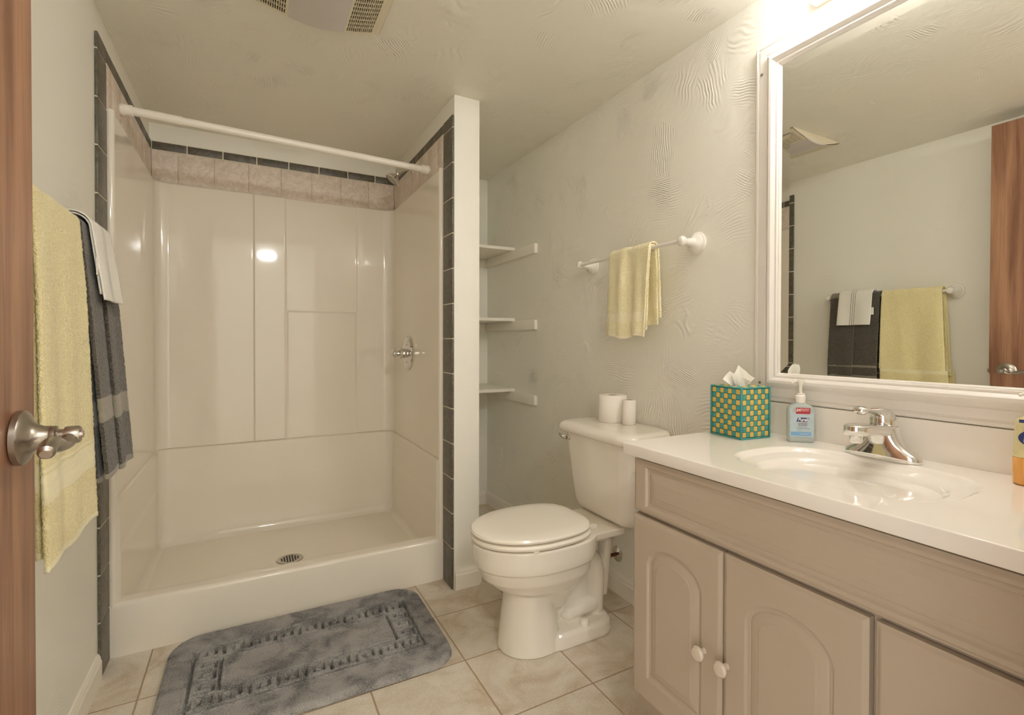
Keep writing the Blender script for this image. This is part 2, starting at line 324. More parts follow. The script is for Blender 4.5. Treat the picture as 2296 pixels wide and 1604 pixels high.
def obj(name, mb, mats, parent=None, smooth=True, angle=35, label=None, loc=None, recalc=True):
    """links mb as ONE mesh object; vertices are given in room coordinates"""
    me = bpy.data.meshes.new(name); me.from_pydata(mb.v, [], mb.f)
    for m in (mats if isinstance(mats, (list, tuple)) else [mats]): me.materials.append(M[m])
    me.polygons.foreach_set('material_index', mb.m)
    if mb.uv is not None:
        ul = me.uv_layers.new(name='UVMap'); vi = np.zeros(len(me.loops), dtype=np.int32); me.loops.foreach_get('vertex_index', vi)
        ul.data.foreach_set('uv', np.asarray(mb.uv, dtype=np.float32)[vi].ravel())
    if recalc:
        bm = bmesh.new(); bm.from_mesh(me); bmesh.ops.recalc_face_normals(bm, faces=bm.faces); bm.to_mesh(me); bm.free()
    co = np.zeros(len(me.vertices) * 3, dtype=np.float32); me.vertices.foreach_get('co', co); co = co.reshape(-1, 3)
    if loc is None:
        mn, mx = co.min(0), co.max(0); loc = Vector(((mn[0] + mx[0]) / 2, (mn[1] + mx[1]) / 2, mn[2])) if not parent else Vector(((mn + mx) / 2).tolist())
    loc = Vector(loc); co = co - np.array(loc[:], dtype=np.float32); me.vertices.foreach_set('co', co.ravel()); me.update()
    o = bpy.data.objects.new(name, me); COL.objects.link(o)
    if parent: o.parent = parent; o.location = loc - wloc(parent)
    else: o.location = loc
    if smooth: me.shade_smooth(); me.set_sharp_from_angle(angle=math.radians(angle))
    if label: o['label'] = label
    return o
def thing(name, loc, label, cat, group=None, rotz=0):
    o = bpy.data.objects.new(name, None); COL.objects.link(o); o.location = loc; o.empty_display_size = .05
    return props(o, label, cat, group)
def mod(o, typ, **kw):
    m = o.modifiers.new(typ.lower(), typ)
    for k, v in kw.items(): setattr(m, k, v)
    return m
def struct(name, mb, mats, **kw): return props(obj(name, mb, mats, **kw), kind='structure')
def sstep(a, b, x): t = np.clip((x - a) / (b - a), 0, 1); return t * t * (3 - 2 * t)
def vnoise(p, s=1.0, o=0.0): return noise.noise(Vector((p[0] * s + o, p[1] * s + o * .7, p[2] * s)))
def text_mesh(txt, size, mat, place, shear=0.0, extr=.0002, align='CENTER', bold=0.0, sx=1.0):
    """flat lettering -> MB; place maps local (u,v,n) to room coordinates"""
    cu = bpy.data.curves.new('lettering', 'FONT'); cu.body = txt; cu.size = size; cu.extrude = extr; cu.shear = shear; cu.align_x = align; cu.align_y = 'CENTER'; cu.offset = bold; cu.resolution_u = 3
    ob = bpy.data.objects.new('lettering', cu); COL.objects.link(ob)
    dg = bpy.context.evaluated_depsgraph_get(); dg.update(); me = bpy.data.meshes.new_from_object(ob.evaluated_get(dg))
    mb = MB(); mb.add([place(v.co.x * sx, v.co.y, v.co.z) for v in me.vertices], [tuple(p.vertices) for p in me.polygons])
    bpy.data.objects.remove(ob); bpy.data.curves.remove(cu); bpy.data.meshes.remove(me)
    return mb

# ================================================================== the room
T = .10
struct('floor', MB().box(-1.3, 2.6, -4.0, D + T, -.08, 0), 'floor', smooth=False)
struct('ceiling', MB().box(-1.3, 2.6, -4.0, D + T, H, H + .08), 'ceiling', smooth=False)
struct('wall_left', MB().box(-T, 0, YF, D + T, 0, H), 'wall_smooth', smooth=False)
struct('wall_right', MB().box(W, W + T, YF, D + T, 0, H), 'wall', smooth=False)
struct('wall_back', MB().box(0, W, D, D + T, 0, H), 'wall_smooth', smooth=False)
struct('wall_partition', MB().bbox(P0, P1, 0, D, 0, H, b=.004), 'wall_smooth', smooth=True)
struct('wall_front', MB().box(-T, .10, YF - .12, YF, 0, H).box(1.02, W + T, YF - .12, YF, 0, H).box(.10, 1.02, YF - .12, YF, 2.075, H), 'wall_smooth', smooth=False)
struct('wall_hall', MB().box(-1.2, 2.5, -3.9, -3.8, 0, H), 'wall_smooth', smooth=False)
# baseboards: profile swept along the wall
def baseboard(name, path, inward, h=.085, t=.012):
    """path: two points (x,y); inward: unit normal into the room"""
    prof = [(0, 0), (t, 0), (t, h * .72), (t * .75, h * .80), (t * .75, h * .86), (t * .35, h), (0, h)]
    mb = MB(); rs = []
    for (x, y) in path: rs.append([(x + inward[0] * a, y + inward[1] * a, z) for a, z in prof])
    mb.rings(rs); return struct(name, mb, 'trim', smooth=False)
baseboard('baseboard_left', [(0, -1.86), (0, -.004)], (1, 0))
baseboard('baseboard_partition', [(P0 + .004, 0), (P1, 0)], (0, -1))
baseboard('baseboard_partition_side', [(P1, 0), (P1, D)], (1, 0))
baseboard('baseboard_back', [(P1 + .012, D), (W - .012, D)], (0, -1))
baseboard('baseboard_right', [(W, D), (W, -1.028)], (-1, 0))

# ------------------------------------------------------------------ wall tiles around the shower
def tile_run(name, tiles, slabs):
    """tiles: (x0,x1,y0,y1,z0,z1,mat index) bevelled tiles; slabs: grout beds"""
    mb = MB()
    for s_ in slabs: mb.box(*s_[:6], mi=s_[6])
    for t_ in tiles: mb.bbox(*t_[:6], b=.0016, mi=t_[6], seg=2)
    return struct(name, mb, ['slate', 'tan', 'grout', 'tangrout'], smooth=True, angle=50)
g = .0050; tt = .009; YC = .118
zj = [ZT, 1.977]
while zj[-1] > .03: zj.append(zj[-1] - .15)
zj[-1] = 0.0
def strip_tiles(xa, xb):
    o = []
    for a, b_ in zip(zj[1:], zj[:-1]):
        if b_ - a > .006: o.append((xa, xb, .0008, YC - .004, a + g / 2, b_ - (g / 2 if b_ < ZT else 0), 0))
    return o
def side(xa, xb, xg0, xg1):
    t_ = strip_tiles(xa, xb); y = YC
    ys = [YC + .0] ; 
    while ys[-1] < D - .02: ys.append(min(ys[-1] + .15, D - tt))
    for a, b_ in zip(ys[:-1], ys[1:]):
        t_.append((xa, xb, a + g / 2, b_ - g / 2, 1.985 + g / 2, ZT - g / 2, 0))
    ys2 = [YC, YC + .074]
    while ys2[-1] < D - .02: ys2.append(min(ys2[-1] + .15, D - tt))
    for a, b_ in zip(ys2[:-1], ys2[1:]):
        t_.append((xa, xb, a + .0006, b_ - .0006, ZS - .01, 1.985 - g / 2, 1))
    sl = [(xg0, xg1, .0055, YC - .002, 0, ZT - .004, 2), (xg0, xg1, YC - .002, D, 1.984, ZT - .004, 2), (xg0, xg1, YC - .002, D, ZS - .012, 1.984, 3)]
    return t_, sl
t_, sl = side(0.001, tt, 0, tt - .0022); tile_run('trim_1', t_, sl)
t_, sl = side(P0 - tt, P0 - .001, P0 - tt + .0022, P0); tile_run('trim_2', t_, sl)
t_ = []; x = tt
xs = [tt, .151]
while xs[-1] < P0 - tt - .01: xs.append(min(xs[-1] + .1503, P0 - tt))
for a, b_ in zip(xs[:-1], xs[1:]): t_.append((a + g / 2, b_ - g / 2, D - tt, D - .001, 1.985 + g / 2, ZT - g / 2, 0))
xs = [tt, .114]
while xs[-1] < P0 - tt - .01: xs.append(min(xs[-1] + .1503, P0 - tt))
for a, b_ in zip(xs[:-1], xs[1:]): t_.append((a + .0006, b_ - .0006, D - tt, D - .001, ZS - .01, 1.985 - g / 2, 1))
tile_run('trim_3', t_, [(tt, P0 - tt, D - tt + .0022, D, 1.984, ZT, 2), (tt, P0 - tt, D - tt + .0022, D, ZS - .012, 1.984, 3)])

# ================================================================== shower stall
stall = thing('shower_stall', (.586, .55, 0), 'cream moulded acrylic shower stall with low curb, set between slate tile strips', 'shower')
XL, XR, YB, Z0 = .026, 1.146, .986, .062
R_C = .055
def surround_path():
    pts = []; nrm = []; s_ = [0.0]
    def add(p, n_):
        if pts: s_.append(s_[-1] + math.dist(p, pts[-1]))
        pts.append(p); nrm.append(n_)
    # front-left bullnose: from the tile strip round to the inside
    for k in range(9):
        a = PI * k / 8 ; add((XL - .012 - .012 * math.cos(a), YC + .012 - .012 * math.sin(a)), (-math.cos(a), -math.sin(a)))
    for y in np.linspace(YC + .02, YB - R_C, 120)[0:]: add((XL, float(y)), (1, 0))
    for k in range(1, 13):
        a = PI / 2 * k / 12; add((XL + R_C - R_C * math.cos(a), YB - R_C + R_C * math.sin(a)), (math.cos(a), -math.sin(a)))
    for x in np.linspace(XL + R_C, XR - R_C, 420)[1:]: add((float(x), YB), (0, -1))
    for k in range(1, 13):
        a = PI / 2 * k / 12; add((XR - R_C + R_C * math.sin(a), YB - R_C + R_C * math.cos(a)), (-math.sin(a), -math.cos(a)))
    for y in np.linspace(YB - R_C, YC + .02, 120)[1:]: add((XR, float(y)), (-1, 0))
    for k in range(0, 9):
        a = PI * k / 8; add((XR + .012 - .012 * math.cos(a), YC + .012 - .012 * math.sin(a)), (-math.cos(a), -math.sin(a)))
    return np.array(pts), np.array(nrm), np.array(s_)
pp, nn, ss = surround_path()
zs = np.concatenate([np.linspace(0, .055, 4), np.linspace(.062, .12, 18), np.linspace(.126, .52, 50), np.linspace(.522, .55, 22), np.linspace(.556, 1.19, 70), np.linspace(1.195, 1.25, 26), np.linspace(1.258, 1.80, 60), np.linspace(1.802, ZS, 16)])
X = pp[:, 0][:, None]; Y = pp[:, 1][:, None]; Z = zs[None, :]
NX, NY = nn[:, 0][:, None], nn[:, 1][:, None]
onback = sstep(YB - .02, YB - .002, Y) * np.ones_like(Z)
inner = ((Y > YC + .018) * np.ones_like(Z)).astype(float)
h = np.zeros((len(pp), len(zs)))
# lower tub wall stands a little proud, with a rounded seam under the upper panels
h += .007 * (1 - sstep(.531, .536, Z)) * inner
h -= .005 * np.exp(-((Z - .5365) / .0022) ** 2) * inner
h += .0012 * (1 - sstep(.33, .37, Z)) * inner
# upper panels on the back wall
up = sstep(.536, .541, Z)
h += onback * up * (.006 * (1 - sstep(.433, .436, X)))
h += onback * up * (.007 * sstep(.437, .440, X) * (1 - sstep(.578, .592, X)) )
h -= onback * up * .004 * np.exp(-((X - .4365) / .0022) ** 2)
fade = sstep(.60, 1.0, Z)
low = sstep(.590, .597, X) * (1 - sstep(.938, .945, X)) * (1 - sstep(1.217, 1.229, Z))
h += onback * up * low * (.006 * fade + .001)
h += onback * up * .006 * sstep(.941, .955, X)
# top edge rolls back to the wall, lower fillet into the pan
h -= .014 * sstep(ZS - .014, ZS, Z) ** 2 * inner
rf = .045; zz = np.clip(Z - Z0, 0, rf)
h += inner * (rf - np.sqrt(np.maximum(rf ** 2 - (rf - zz) ** 2, 0)))
P = np.stack([X + NX * h, Y + NY * h, Z + 0 * X], -1)
sur = obj('wall_surround', MB().grid(P), 'acrylic', stall, angle=60)
# pan: curb, floor and front face
prof = []
for k in range(6): prof.append((YC - .003 * math.sin(PI * k / 5), .166 * k / 5))
for k in range(1, 9): a = PI / 2 * k / 8; prof.append((YC + .014 - .014 * math.cos(a), .167 + .014 * math.sin(a)))
prof += [(YC + .04, .1815), (YC + .055, .181)]
for k in range(1, 9): a = PI / 2 * k / 8; prof.append((YC + .058 + .022 * math.sin(a), .181 - .022 + .022 * math.cos(a)))
prof += [(YC + .084, .13), (YC + .088, .10)]
for k in range(1, 9): a = PI / 2 * k / 8; prof.append((YC + .088 + .03 * (1 - math.cos(a)), .10 - .032 * math.sin(a)))
for y in np.linspace(YC + .13, YB - .01, 60): prof.append((float(y), .068))
xsn = np.concatenate([np.linspace(XL - .022, XL + .03, 10), np.linspace(XL + .04, XR - .04, 90), np.linspace(XR - .03, XR + .022, 10)])
pr = np.array(prof); PX = np.repeat(xsn[:, None], len(pr), 1); PY = np.repeat(pr[:, 0][None], len(xsn), 0); PZ = np.repeat(pr[:, 1][None], len(xsn), 0)
rd = np.sqrt(((PX - .574)) ** 2 + ((PY - .533) * 1.15) ** 2)
isf = (PY > YC + .12)
PZ = PZ - isf * (.010 * (1 - np.clip(rd / .55, 0, 1)))
obj('shower_pan', MB().grid(np.stack([PX, PY, PZ], -1)), 'acrylic', stall, angle=60)
# drain
dm = MB().lathe([(.0, -.002), (.052, -.002), (.056, .0), (.054, .003), (.046, .0035), (.044, .002), (.0, .002)], (.574, .533, .060), (0, 0, 1), 40)
for i in range(-3, 4):
    for j in range(-3, 4):
        if i * i + j * j < 10.5: dm.lathe([(.0042, .0), (.0042, .0026), (.0, .0026)], (.574 + i * .0112, .533 + j * .0112, .060), (0, 0, 1), 8, mi=1)  # solid near-black dots paint the shade of the grate holes
obj('drain', dm, ['steel', 'dark'], stall, label='round metal drain grate')
# valve trim on the right wall of the stall
vx = XR - .001
vl = thing('shower_valve', (vx, .622, 1.0), 'chrome shower valve with round plate and clear knob on the stall wall', 'shower valve')
obj('escutcheon', MB().lathe([(.0, 0), (.088, 0), (.089, .003), (.084, .010), (.060, .016), (.040, .017), (.036, .014), (.0, .014)], (vx, .622, 1.0), (-1, 0, 0), 48), 'chrome', vl)
kb = MB().lathe([(.024, .012), (.026, .03), (.027, .048), (.024, .052), (.017, .054), (.016, .058), (.020, .062), (.0225, .070), (.022, .080), (.014, .087), (.0, .089)], (vx, .622, 1.0), (-1, 0, 0), 16)
obj('knob', kb, 'chrome', vl, angle=25, label='ribbed knob on the valve plate')
for zz_ in (.955, 1.045): obj('screw', MB().lathe([(.0, .015), (.004, .015), (.004, .019), (0, .019)], (vx, .598, zz_), (-1, 0, 0), 12), 'nickel', vl)
# shower head
sh = thing('shower_fixture', (P0 - tt, .597, 1.97), 'small chrome shower head on a bent arm above the stall', 'shower head')
obj('flange', MB().lathe([(.0, 0), (.029, 0), (.029, .002), (.020, .008), (.010, .011), (.0, .011)], (P0 - tt, .597, 1.972), (-1, 0, 0), 28), 'chrome', sh)
obj('arm', MB().tube([(P0 - tt, .597, 1.972), (1.14, .597, 1.968), (1.12, .597, 1.958), (1.10, .597, 1.945), (1.085, .597, 1.933)], .0085), 'chrome', sh)
hd = Vector((-.62, -.05, -.78)).normalized(); ho = Vector((1.088, .597, 1.937))
obj('nozzle', MB().lathe([(.009, 0), (.013, .004), (.014, .012), (.011, .018), (.018, .024), (.030, .038), (.037, .050), (.038, .056), (.034, .058)], ho[:], hd[:], 32, cap1=False), 'chrome', sh)
obj('spray_face', MB().lathe([(.0, .0), (.034, .0), (.0345, .002), (.0, .003)], (ho + hd * .0545)[:], hd[:], 32), 'nickel', sh)
# curtain rod
rodm = thing('curtain_rod', (.586, .322, 1.89), 'white tension curtain rod spanning the top of the shower', 'curtain rod')
a0 = Vector((tt, .32, 1.912)); a1 = Vector((P0 - tt, .324, 1.884)); dv = (a1 - a0).normalized()
mid = a0 + dv * .18
obj('outer_tube', MB().lathe([(.0163, .01), (.0163, (mid - a0).length), (.0170, (mid - a0).length), (.0170, (mid - a0).length + .005), (.0150, (mid - a0).length + .006)], a0[:], dv[:], 28), 'white_plastic', rodm)
obj('inner_tube', MB().lathe([(.0146, 0), (.0146, (a1 - mid).length - .01)], mid[:], dv[:], 28), 'white_plastic', rodm)
for e0, d0 in ((a0, dv), (a1, -dv)):
    obj('end_cap', MB().lathe([(.0, 0), (.0205, 0), (.0225, .003), (.0225, .012), (.0200, .015), (.0200, .036), (.018, .038), (.0, .038)], e0[:], d0[:], 28), 'white_plastic', rodm)

# ================================================================== corner shelves behind the partition
shelf_lbl = ['topmost of three white wall shelves in the nook beside the shower', 'middle one of three white wall shelves in the nook', 'lowest of three white wall shelves in the nook, above the baseboard']
for zc_, lb in zip((1.596, 1.182, .770), shelf_lbl):
    t0 = thing('wall_shelf', ((P1 + W) / 2, .8, zc_), lb, 'shelf', 'shelves in the nook')
    obj('board', MB().bbox(P1 + .001, W - .001, .603, D - .001, zc_, zc_ + .018, b=.0015), 'trim', t0)
    obj('cleat', MB().bbox(W - .019, W - .0005, .336, D - .019, zc_ - .052, zc_ - .0005, b=.001), 'trim', t0)
    obj('rear_cleat', MB().bbox(P1 + .001, W - .0195, D - .019, D - .001, zc_ - .052, zc_ - .0005, b=.001), 'trim', t0)

# ================================================================== bath mat
def build_rug():
    LX, LY, R = .846, .574, .105; cx, cy = .597, -.187; rot = math.radians(-.6)
    nx, ny = 480, 328
    u = np.linspace(0, LX, nx); v = np.linspace(0, LY, ny); U_, V_ = np.meshgrid(u, v, indexing='ij')
    # signed distance to the rounded outline
    qx = np.abs(U_ - LX / 2) - (LX / 2 - R); qy = np.abs(V_ - LY / 2) - (LY / 2 - R)
    sd = np.sqrt(np.maximum(qx, 0) ** 2 + np.maximum(qy, 0) ** 2) + np.minimum(np.maximum(qx, qy), 0) - R
    segs = []
    AX, AY, b = .080, .118, .078
    def rect(i_, j_):
        c = [(i_, j_), (LX - i_, j_), (LX - i_, LY - j_), (i_, LY - j_)]
        for k in range(4): segs.append((*c[k], *c[(k + 1) % 4]))
    rect(AX, AY); rect(AX + b, AY + b)
    key = [((.10, .20), (.10, .82)), ((.10, .82), (.78, .82)), ((.78, .82), (.78, .34)), ((.78, .34), (.42, .34)), ((.42, .34), (.42, .58))]
    def motif(ox, oy, ux, uy, vx_, vy_, w):
        for (p, q) in key:
            segs.append((ox + ux * p[0] * w + vx_ * p[1] * b, oy + uy * p[0] * w + vy_ * p[1] * b, ox + ux * q[0] * w + vx_ * q[1] * b, oy + uy * q[0] * w + vy_ * q[1] * b))
    nL = 9; wL = (LX - 2 * AX) / nL; nS = 3; wS = (LY - 2 * AY - 2 * b) / nS
    for k in range(nL): motif(AX + k * wL, AY, 1, 0, 0, 1, wL); motif(AX + k * wL, LY - AY - b, 1, 0, 0, 1, wL)
    for k in range(nS): motif(AX, AY + b + k * wS, 0, 1, 1, 0, wS); motif(LX - AX - b, AY + b + k * wS, 0, 1, 1, 0, wS)
    dmin = np.full(U_.shape, 9.0)
    for (x0, y0, x1, y1) in segs:
        dx, dy = x1 - x0, y1 - y0; t = np.clip(((U_ - x0) * dx + (V_ - y0) * dy) / (dx * dx + dy * dy), 0, 1)
        dmin = np.minimum(dmin, np.hypot(U_ - x0 - t * dx, V_ - y0 - t * dy))
    wob = rng.normal(0, .0009, U_.shape)
    hgt = .023 - .019 * (1 - sstep(.0018, .0058, dmin + wob)) + .0028 * np.exp(-((dmin - .0095) / .004) ** 2)
    hgt = hgt - .0035 * np.clip(1 - (dmin) / .02, 0, 1) * 0
    low = np.array([[vnoise((a * 9, c_ * 9, 0)) for c_ in v[::4]] for a in u[::4]]); low = np.repeat(np.repeat(low, 4, 0), 4, 1)[:nx, :ny]
    hgt = hgt + .0012 * low + rng.normal(0, .0011, U_.shape)
    edge = np.clip(-sd / .016, 0, 1); hgt = hgt * np.sqrt(np.maximum(1 - (1 - edge) ** 2, 0)) 
    keep = sd < .0
    # pull outside vertices on to the outline
    X_ = U_ - LX / 2; Y_ = V_ - LY / 2
    mb = MB(); idx = -np.ones(U_.shape, dtype=int); vs = []
    c, s_ = math.cos(rot), math.sin(rot)
    near = sd < .004
    for i in range(nx):
        for j in range(ny):
            if near[i, j]:
                idx[i, j] = len(vs); z = max(hgt[i, j], .002) if keep[i, j] else .001
                x, y = X_[i, j], Y_[i, j]; vs.append((cx + c * x - s_ * y, cy + s_ * x + c * y, z))
    fs = []
    for i in range(nx - 1):
        for j in range(ny - 1):
            q = (idx[i, j], idx[i + 1, j], idx[i + 1, j + 1], idx[i, j + 1])
            if min(q) >= 0: fs.append(q)
    mb.add(vs, fs)
    o = obj('bath_mat', mb, 'rug', angle=180, loc=(cx, cy, 0), recalc=False)
    props(o, 'dark grey plush bath mat with Greek key pattern on the floor before the shower', 'bath mat')
build_rug()

# ================================================================== toilet
YT = -.485
toi = thing('toilet', (1.42, YT, 0), 'white two-piece toilet with closed lid, between partition and vanity', 'toilet')
def egg(x0, x1, hw, z, n=64, y=YT, back=.52, fr=1.0, pw=2.0):
    """outline rounded at the front (x0), squarer at the back (x1); returns ring"""
    xm = x0 + (x1 - x0) * back; r = []
    for k in range(n):
        a = 2 * PI * k / n; ca, sa = math.cos(a), math.sin(a)
        if ca <= 0: x = xm + (xm - x0) * ca; yy = hw * sa
        else:
            p = 3.6; x = xm + (x1 - xm) * math.copysign(abs(ca) ** (2 / p), ca); yy = hw * math.copysign(abs(sa) ** (2 / p), sa)
            yy *= (1 - .10 * (max(0, (x - xm) / (x1 - xm))) ** 2)
        r.append((x, y + yy, z))
    return r
def rrect(x0, x1, hw, z, r, n=8, y=YT):
    out = []
    for (cx, cy, a0) in ((x1 - r, y + hw - r, 0), (x0 + r, y + hw - r, PI / 2), (x0 + r, y - hw + r, PI), (x1 - r, y - hw + r, 1.5 * PI)):
        for k in range(n + 1): a = a0 + PI / 2 * k / n; out.append((cx + r * math.cos(a), cy + r * math.sin(a), z))
    return out
bowl = MB()
# bowl: rim down to the neck
bowl.rings([egg(1.30, 1.40, .07, .13), egg(1.205, 1.44, .098, .195), egg(1.140, 1.47, .132, .225), egg(1.100, 1.485, .152, .262), egg(1.086, 1.490, .158, .292), egg(1.084, 1.492, .160, .302), egg(1.074, 1.500, .169, .308), egg(1.070, 1.505, .172, .330), egg(1.066, 1.510, .174, .385)])
# front pedestal column
bowl.rings([egg(1.160, 1.372, .110, .0, back=.55), egg(1.163, 1.370, .108, .02, back=.55), egg(1.172, 1.356, .101, .10, back=.55), egg(1.180, 1.345, .094, .17, back=.55), egg(1.180, 1.345, .091, .24, back=.55)])
# foot
bowl.rings([rrect(1.28, 1.590, .112, 0, .075), rrect(1.28, 1.592, .113, .012, .075), rrect(1.285, 1.588, .109, .040, .075), rrect(1.30, 1.575, .096, .052, .065)])
# web between the trap legs
bowl.box(1.34, 1.56, YT - .024, YT + .024, .02, .33)
# trapway: rises behind the bowl, turns over, drops
tp_ = [(1.33, .13), (1.375, .175), (1.41, .222), (1.445, .258), (1.485, .275), (1.520, .268), (1.542, .240), (1.549, .20), (1.549, .15), (1.547, .10), (1.545, .04)]
tp_ = [(x_, YT, z_) for x_, z_ in tp_]
bowl.tube(tp_, [(.034, .060)] * 4 + [(.034, .058)] * 7, n=24, up=(0, 1, 0))
bowl.tube([(1.385, YT, .070), (1.392, YT, .073), (1.41, YT, .076), (1.46, YT, .080), (1.53, YT, .085)], [(.010, .005), (.040, .018), (.056, .030), (.060, .034), (.060, .034)], n=20, up=(0, 0, 1))
# rear shelf and column under the tank
bowl.rings([rrect(1.40, 1.585, .085, .335, .03), rrect(1.40, 1.600, .120, .358, .02), rrect(1.40, 1.608, .130, .364, .010), rrect(1.40, 1.608, .131, .387, .008)])
bowl.rings([rrect(1.575, 1.602, .030, .10, .008), rrect(1.575, 1.606, .060, .36, .012)])
bo = obj('bowl', bowl, 'porcelain', toi, angle=180)
mod(bo, 'REMESH', mode='VOXEL', voxel_size=.0030, use_smooth_shade=True); mod(bo, 'SMOOTH', factor=.6, iterations=8)
for dy in (-1, 1): obj('bolt_cap', MB().lathe([(.018, 0), (.017, .010), (.013, .018), (.0, .021)], (1.456, YT + dy * .084, .050), (0, 0, 1), 24), 'white_plastic', toi)
seat = MB(); seat.rings([egg(1.075, 1.470, .165, .388), egg(1.066, 1.478, .173, .392), egg(1.063, 1.481, .176, .400), egg(1.068, 1.478, .171, .407), egg(1.09, 1.46, .150, .409)]); obj('seat', seat, 'seat', toi)
lid = MB(); lid.rings([egg(1.075, 1.468, .163, .4105), egg(1.065, 1.474, .171, .4145), egg(1.062, 1.476, .174, .421), egg(1.066, 1.473, .170, .428), egg(1.08, 1.463, .158, .4315), egg(1.12, 1.43, .125, .433), egg(1.2, 1.36, .06, .434)]); obj('lid', lid, 'seat', toi)
obj('seat_bumper', MB().bbox(1.205, 1.225, YT - .164, YT - .148, .384, .390, b=.002), 'seat', toi)
for dy in (-1, 1): obj('hinge', MB().bbox(1.472, 1.508, YT + dy * .075 - .013, YT + dy * .075 + .013, .386, .404, b=.004), 'white_plastic', toi)
tank = MB()
tk = [(1.600, 1.715, .150, .388, .05), (1.585, 1.728, .168, .392, .055), (1.572, 1.738, .182, .408, .06), (1.567, 1.742, .188, .430, .06), (1.556, 1.75, .202, .55, .06), (1.546, 1.755, .214, .66, .06), (1.542, 1.757, .217, .70, .06)]
tank.rings([rrect(a, b_, c_, z_, r_) for a, b_, c_, z_, r_ in tk]); obj('tank', tank, 'porcelain', toi, angle=60)
tl = [(1.535, 1.757, .222, .698, .06), (1.520, 1.7585, .232, .702, .065), (1.514, 1.759, .237, .712, .068), (1.514, 1.7595, .238, .722, .068), (1.520, 1.759, .233, .733, .066), (1.535, 1.757, .222, .740, .06), (1.56, 1.74, .20, .7415, .05)]
tank2 = MB(); tank2.rings([rrect(a, b_, c_, z_, r_) for a, b_, c_, z_, r_ in tl]); obj('tank_lid', tank2, 'porcelain', toi, angle=60)
lv = MB().lathe([(.0, 0), (.014, 0), (.014, .004), (.008, .007), (.008, .018), (.0, .018)], (1.551, -.325, .676), (-1, 0, 0), 20)
lv.tube([(1.534, -.325, .676), (1.530, -.305, .677), (1.530, -.285, .679), (1.532, -.268, .681)], [(.006, .010), (.0055, .009), (.005, .008), (.003, .005)], 14)
obj('flush_lever', lv, 'chrome', toi, label='chrome flush lever on the tank front')
# toilet rolls
def roll(cx, cy, r, hh, rc, label):
    t0 = thing('toilet_roll', (cx, cy, .7415), label, 'toilet roll', 'toilet rolls on the tank lid')
    m_ = MB(); n = 48; pr_ = [(rc, hh - .0005), (rc + .001, hh), (r - .003, hh), (r, hh - .003), (r * 1.003, hh * .5), (r, .003), (r - .003, 0), (rc, 0), (rc, hh - .0005)]
    m_.lathe(pr_, (cx, cy, .7415), (0, 0, 1), n, cap0=False, cap1=False); o = obj('paper', m_, 'paper', t0, angle=50)
    obj('core', MB().lathe([(rc, hh - .002), (rc, .001), (rc - .0012, .001), (rc - .0012, hh - .002), (rc, hh - .002)], (cx, cy, .7415), (0, 0, 1), 32, cap0=False, cap1=False), 'card', t0)
roll(1.698, -.415, .057, .108, .021, 'fat full toilet roll standing on the toilet tank lid')
roll(1.703, -.512, .0265, .098, .019, 'thin nearly used toilet roll beside the full one on the tank lid')
# supply stub on the wall
sp = thing('supply_pipe', (W, -.362, .164), 'capped water pipe stub with chrome plate on wall behind toilet', 'pipe')
obj('escutcheon', MB().lathe([(.0, 0), (.034, 0), (.033, .003), (.02, .009), (.010, .010), (.0, .010)], (W, -.362, .164), (-1, 0, 0), 32), 'chrome', sp)
obj('stub', MB().lathe([(.0075, .005), (.0075, .045), (.0, .045)], (W, -.362, .164), (-1, 0, 0), 20), 'copper', sp)
obj('cap', MB().lathe([(.0, .040), (.009, .040), (.009, .048), (.012, .050), (.012, .062), (.009, .064), (.0, .064)], (W, -.362, .164), (-1, 0, 0), 8), 'nickel', sp)

# ================================================================== vanity cabinet
XC = 1.290; YV0 = -1.028; YV1 = -1.893
van = thing('vanity_cabinet', (1.53, -1.46, 0), 'cream vanity cabinet with arched raised-panel doors under the sink top', 'cabinet')
carc = MB().bbox(1.310, W - .001, YV1, YV0, .105, .66, b=.001).bbox(1.310, 1.326, YV1, YV0, .655, .7685, b=.001).bbox(1.320, W - .001, YV0 - .016, YV0, .655, .7685, b=.001).bbox(1.320, W - .001, YV1, YV1 + .016, .655, .7685, b=.001).box(1.36, W - .001, YV1 + .002, YV0 - .002, 0, .106)
obj('body', carc, 'cabinet', van)
def panel(name, y0, y1, z0, z1, fn, th=.020, b=.010, n=(1, 1), label=None):
    """front with a height profile: y runs from y0 (left) to y1 (right, more negative)"""
    wy = y0 - y1; wz = z1 - z0; ny = max(int(wy / .0016), 30); nz = max(int(wz / .0016), 30)
    u = np.linspace(0, wy, ny); v = np.linspace(0, wz, nz); U_, V_ = np.meshgrid(u, v, indexing='ij')
    de = np.minimum(np.minimum(U_, wy - U_), np.minimum(V_, wz - V_))
    hh = -.005 * (1 - sstep(0, b, de)) + fn(U_, V_, wy, wz)
    Px = XC - hh; P_ = np.stack([Px, y0 - U_, z0 + V_], -1)
    m_ = MB().grid(P_)
    bk = XC + th
    # sides
    def edge(line):
        a = P_[line] if isinstance(line, tuple) else line
        bq = a.copy(); bq[:, 0] = bk; m_.grid(np.stack([a, bq], 0))
    edge(P_[0, :]); edge(P_[-1, :]); edge(P_[:, 0]); edge(P_[:, -1])
    m_.box(bk - .001, bk, y1, y0, z0, z1)
    return obj(name, m_, 'cabinet', van, angle=40, label=label)
def moulding(d):
    """height as a function of distance inside the panel outline"""
    return -.0055 * sstep(.0, .005, d) * (1 - .75 * sstep(.007, .030, d)) - .0012 * np.exp(-((d - .0115) / .0016) ** 2) + .0014 * sstep(.030, .0335, d)
